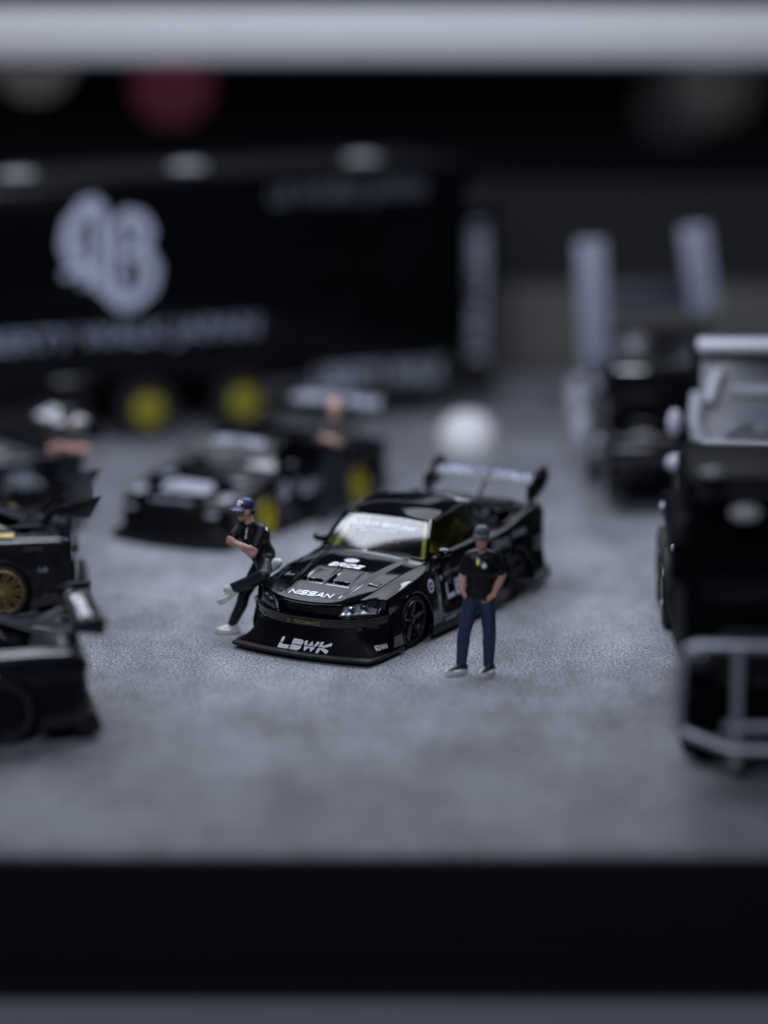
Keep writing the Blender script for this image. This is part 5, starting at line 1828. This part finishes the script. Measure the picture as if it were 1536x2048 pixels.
def leaning_man():
    t = thing('person', 'man in navy cap and black clothes leaning, arms crossed, on the race coupe fender', 'person', (-1.91, 33.86, 0))
    t.scale = (1.055, 1.055, 1.055)
    f = (-0.93, -0.42, 0)
    hc = (0.205, -0.03, 1.475)
    hp, F, Lv = head_prims(hc, f, 1.0)
    neck = [('c', (0.265, 0.0, 1.30), (0.225, -0.015, 1.43), 0.060, 0.053)]
    torso = [('c', (0.42, -0.02, 0.90), (0.375, -0.02, 1.05), 0.120, 0.122), ('c', (0.22, 0.04, 1.20), (0.38, -0.06, 1.18), 0.108, 0.108),
             ('c', (0.185, 0.07, 1.285), (0.385, -0.08, 1.265), 0.066, 0.066), ('e', (0.33, -0.02, 1.12), (0.155, 0.130, 0.22)), ('e', (0.41, -0.02, 0.95), (0.135, 0.125, 0.14))]
    hips = [('c', (0.42, 0.06, 0.88), (0.44, -0.09, 0.88), 0.105, 0.105)]
    # standing leg and crossed leg
    hipA, kneeA, ankA = Vector((0.41, 0.07, 0.86)), Vector((0.185, 0.03, 0.47)), Vector((0.045, 0.03, 0.115))
    hipB, kneeB, ankB = Vector((0.43, -0.10, 0.86)), Vector((0.43, -0.42, 0.80)), Vector((0.065, -0.22, 0.60))
    legs = [('c', hipA, kneeA, 0.090, 0.064), ('c', kneeA, kneeA.lerp(ankA, 0.35) + Vector((0.02, 0, 0)), 0.063, 0.060), ('c', kneeA.lerp(ankA, 0.35) + Vector((0.02, 0, 0)), ankA, 0.060, 0.045),
            ('c', hipB, kneeB, 0.092, 0.068), ('c', kneeB, kneeB.lerp(ankB, 0.35) + Vector((0, -0.01, -0.015)), 0.068, 0.066), ('c', kneeB.lerp(ankB, 0.35) + Vector((0, -0.01, -0.015)), ankB, 0.066, 0.048)]
    shN, elN, wrN = Vector((0.405, -0.10, 1.255)), Vector((0.300, -0.29, 1.015)), Vector((0.115, -0.225, 1.125))
    shF, elF, wrF = Vector((0.165, 0.08, 1.275)), Vector((0.030, -0.06, 1.115)), Vector((0.220, -0.285, 1.105))
    arms = [('c', shN, elN, 0.054, 0.045), ('c', elN, wrN, 0.046, 0.032), ('c', shF, elF, 0.054, 0.045), ('c', elF, wrF, 0.046, 0.032)]
    hand(arms, wrN, Vector((-0.10, 0.06, 0.04)), 1, spread=(0, 0, 1))
    hand(arms, wrF, Vector((0.10, -0.03, -0.05)), -1, spread=(0, 0, 1))
    fuse('body', hp + neck + torso + hips + legs + arms, SKIN, t, 0.011)
    tee = [(p[0], p[1], p[2], p[3] + 0.013, p[4] + 0.013) if p[0] == 'c' else ('e', p[1], tuple(q + 0.013 for q in p[2])) for p in torso]
    tee += [('c', shN, shN.lerp(elN, 0.68), 0.075, 0.068), ('c', shF, shF.lerp(elF, 0.66), 0.073, 0.066), ('c', (0.42, 0.05, 0.90), (0.44, -0.08, 0.90), 0.116, 0.116)]
    shirt = fuse('shirt', tee, TEE, t, 0.011)
    fuse('trousers', [(p[0], p[1], p[2], p[3] + 0.011, p[4] + 0.012) for p in hips + legs], PANTS, t, 0.011)
    shoe('shoe', (0.115, 0.05, 0), (-0.145, -0.02, 0), SHOEW, SHOEW, t)
    shoe('shoe', ankB + Vector((0.055, 0.0, -0.05)), ankB + Vector((-0.135, -0.045, -0.185)), SHOEW, SHOEW, t)
    cp = baseball_cap((0.205, -0.03, 1.492), f, CAPN, t, 1.03)
    b = bvh_of(cp)
    ux = Vector((-F.y, F.x, 0)) * 1
    for k, (dx, dz) in enumerate(((-0.012, 0.014), (0.012, 0.010), (-0.008, -0.012), (0.010, -0.016))):
        decal('cap_emblem', disc_polys(0.020, 0.020, 14, r_in=0.45), Vector(hc) + Vector((0, 0, 0.098 + dz)) + F * 0.5 + ux * (dx + 0.040), ux, (0, 0, 1), WHITE, cp, b, -F, 0.003 + 0.001 * k, cut=0.012)
    face_bits(hc, F, Lv, t, True)
    fuse('hair', [('c', Vector(hc) - F * 0.075 + Lv * 0.05 - Vector((0, 0, .01)), Vector(hc) - F * 0.075 - Lv * 0.05 - Vector((0, 0, .01)), 0.04, 0.04)], HAIRM, t, 0.010)
    b = bvh_of(shirt)
    d = Vector((0.55, 0.83, 0))
    decal('chest_print', font_polys('LBWK', 1, 0, 0.04), (0.215, -0.12, 1.215), (0, 0, -1), (0.83, -0.55, 0), WHITE, shirt, b, d, 0.004, cut=0.02, width=0.13, height=0.032)
    decal('sleeve_print', disc_polys(0.016, 0.02, 14, r_in=0.5), (0.46, -0.3, 1.285), (1, 0, 0), (0, 0, 1), WHITE, shirt, b, (0, 1, 0), 0.004)
    return t


def arms_crossed_man(loc, label, skin, hair, cap, big=1.0, face=(0.1, -1, 0), sleeves=False):
    t = thing('person', label, 'person', loc)
    hc = (0, -0.02, 1.60)
    hp, F, Lv = head_prims(hc, face, 1.06)
    neck = [('c', (0, 0.01, 1.40), (0, -0.01, 1.54), 0.064, 0.057)]
    torso = [('c', (-0.06, 0.02, 0.97), (0.06, 0.02, 0.97), 0.125, 0.125), ('c', (-0.08, 0.02, 1.16), (0.08, 0.02, 1.16), 0.128, 0.128), ('c', (-0.11, 0.03, 1.31), (0.11, 0.03, 1.31), 0.095, 0.095), ('c', (0, 0.02, 1.40), (-0.155, 0.03, 1.365), 0.062, 0.055), ('c', (0, 0.02, 1.40), (0.155, 0.03, 1.365), 0.062, 0.055)]
    hips = [('c', (-0.07, 0.02, 0.92), (0.07, 0.02, 0.92), 0.108, 0.108)]
    legs, arms, sl = [], [], []
    for s in (-1, 1):
        hip, kn, an = (s * 0.085, 0.02, 0.88), (s * 0.11, -0.02, 0.49), (s * 0.12, 0.03, 0.10)
        legs += [('c', hip, kn, 0.098, 0.068), ('c', kn, an, 0.066, 0.048)]
        a, e, w = Vector((s * 0.18, 0.03, 1.35)), Vector((s * 0.235, -0.10, 1.12)), Vector((-s * 0.06, -0.22 - 0.05 * (s > 0), 1.17 + 0.03 * s))
        arms += [('c', a, e, 0.058, 0.048), ('c', e, w, 0.05, 0.036)]
        hand(arms, w, Vector((-s * 0.1, 0.04, 0.02)), s, spread=(0, 0, 1))
        sl += [('c', a, a.lerp(e, 0.6), 0.070, 0.072)]
        if sleeves:
            sl += [('c', a, e, 0.070, 0.060), ('c', e, e.lerp(w, 0.62), 0.062, 0.052)]
    fuse('body', hp + neck + torso + hips + legs + arms, skin, t, 0.016)
    fuse('shirt', [(p[0], p[1], p[2], p[3] + 0.014, p[4] + 0.014) if p[0] == 'c' else ('e', p[1], tuple(q + 0.014 for q in p[2])) for p in torso] + sl, TEE, t, 0.016)
    fuse('trousers', [(p[0], p[1], p[2], p[3] + 0.012, p[4] + 0.012) for p in hips + legs], PANTS, t, 0.016)
    for s in (-1, 1):
        shoe('shoe', (s * 0.11, 0.07, 0), (s * 0.15, -0.19, 0), SHOEB, SHOEB, t)
    if cap:
        baseball_cap((hc[0], hc[1], hc[2] + 0.015), face, CAPG if cap == 'grey' else mat('black_cap_paint', (0.012, 0.012, 0.02), 0.5), t, 1.06)
    face_bits(hc, F, Lv, t, False, 1.06)
    t.scale = (big, big, big)
    return t


standing_man()
leaning_man()
arms_crossed_man((-0.715, 40.25, 0), 'bald man in black with folded arms standing beside the wedge-nosed sports car', SKIN, None, None, 1.05, sleeves=True)
arms_crossed_man((-4.50, 39.9, 0), 'capped man with bare forearms folded, standing between the dark cars on the left', mat('pink_skin', (0.46, 0.25, 0.21), 0.5, noise=0.1), None, 'black', 1.02)
o = fuse('white_cloth', [('c', (-0.07, 0, 0.03), (0.09, 0.01, 0.05), 0.045, 0.052), ('c', (0.03, 0.02, 0.04), (0.12, -0.02, 0.055), 0.045, 0.040)], SHOEW, None, 0.012)
tag(o, 'small white rolled cloth lying on the race coupe fender behind the leaning man', 'cloth')
o.location = (-1.39, 33.70, 0.80)
o.scale = (1.35, 1.35, 1.35)
o.rotation_euler = (0, -0.5, 0)

# loose pale grit on the floor
rng = random.Random(11)
mb = MB()
for k in range(420):
    x, y = rng.uniform(-5, 3.2), rng.uniform(27, 44)
    r = rng.uniform(0.004, 0.011) * (1.6 if rng.random() < 0.06 else 1)
    a = rng.uniform(0, 6.28)
    p = [Vector((x + r * math.cos(a + q * 2.1) * rng.uniform(.7, 1.3), y + r * math.sin(a + q * 2.1) * rng.uniform(.7, 1.3), 0.001)) for q in range(3)]
    mb.add(p + [Vector((x, y, r * 0.9))], [(0, 2, 1), (0, 1, 3), (1, 2, 3), (2, 0, 3)])
g = mb.build('grit', mat('pale_grit', (0.55, 0.56, 0.60), 0.6, noise=0.2), None, smooth=False)
tag(g, 'tiny pale specks of grit scattered over the concrete floor', None, kind='stuff')
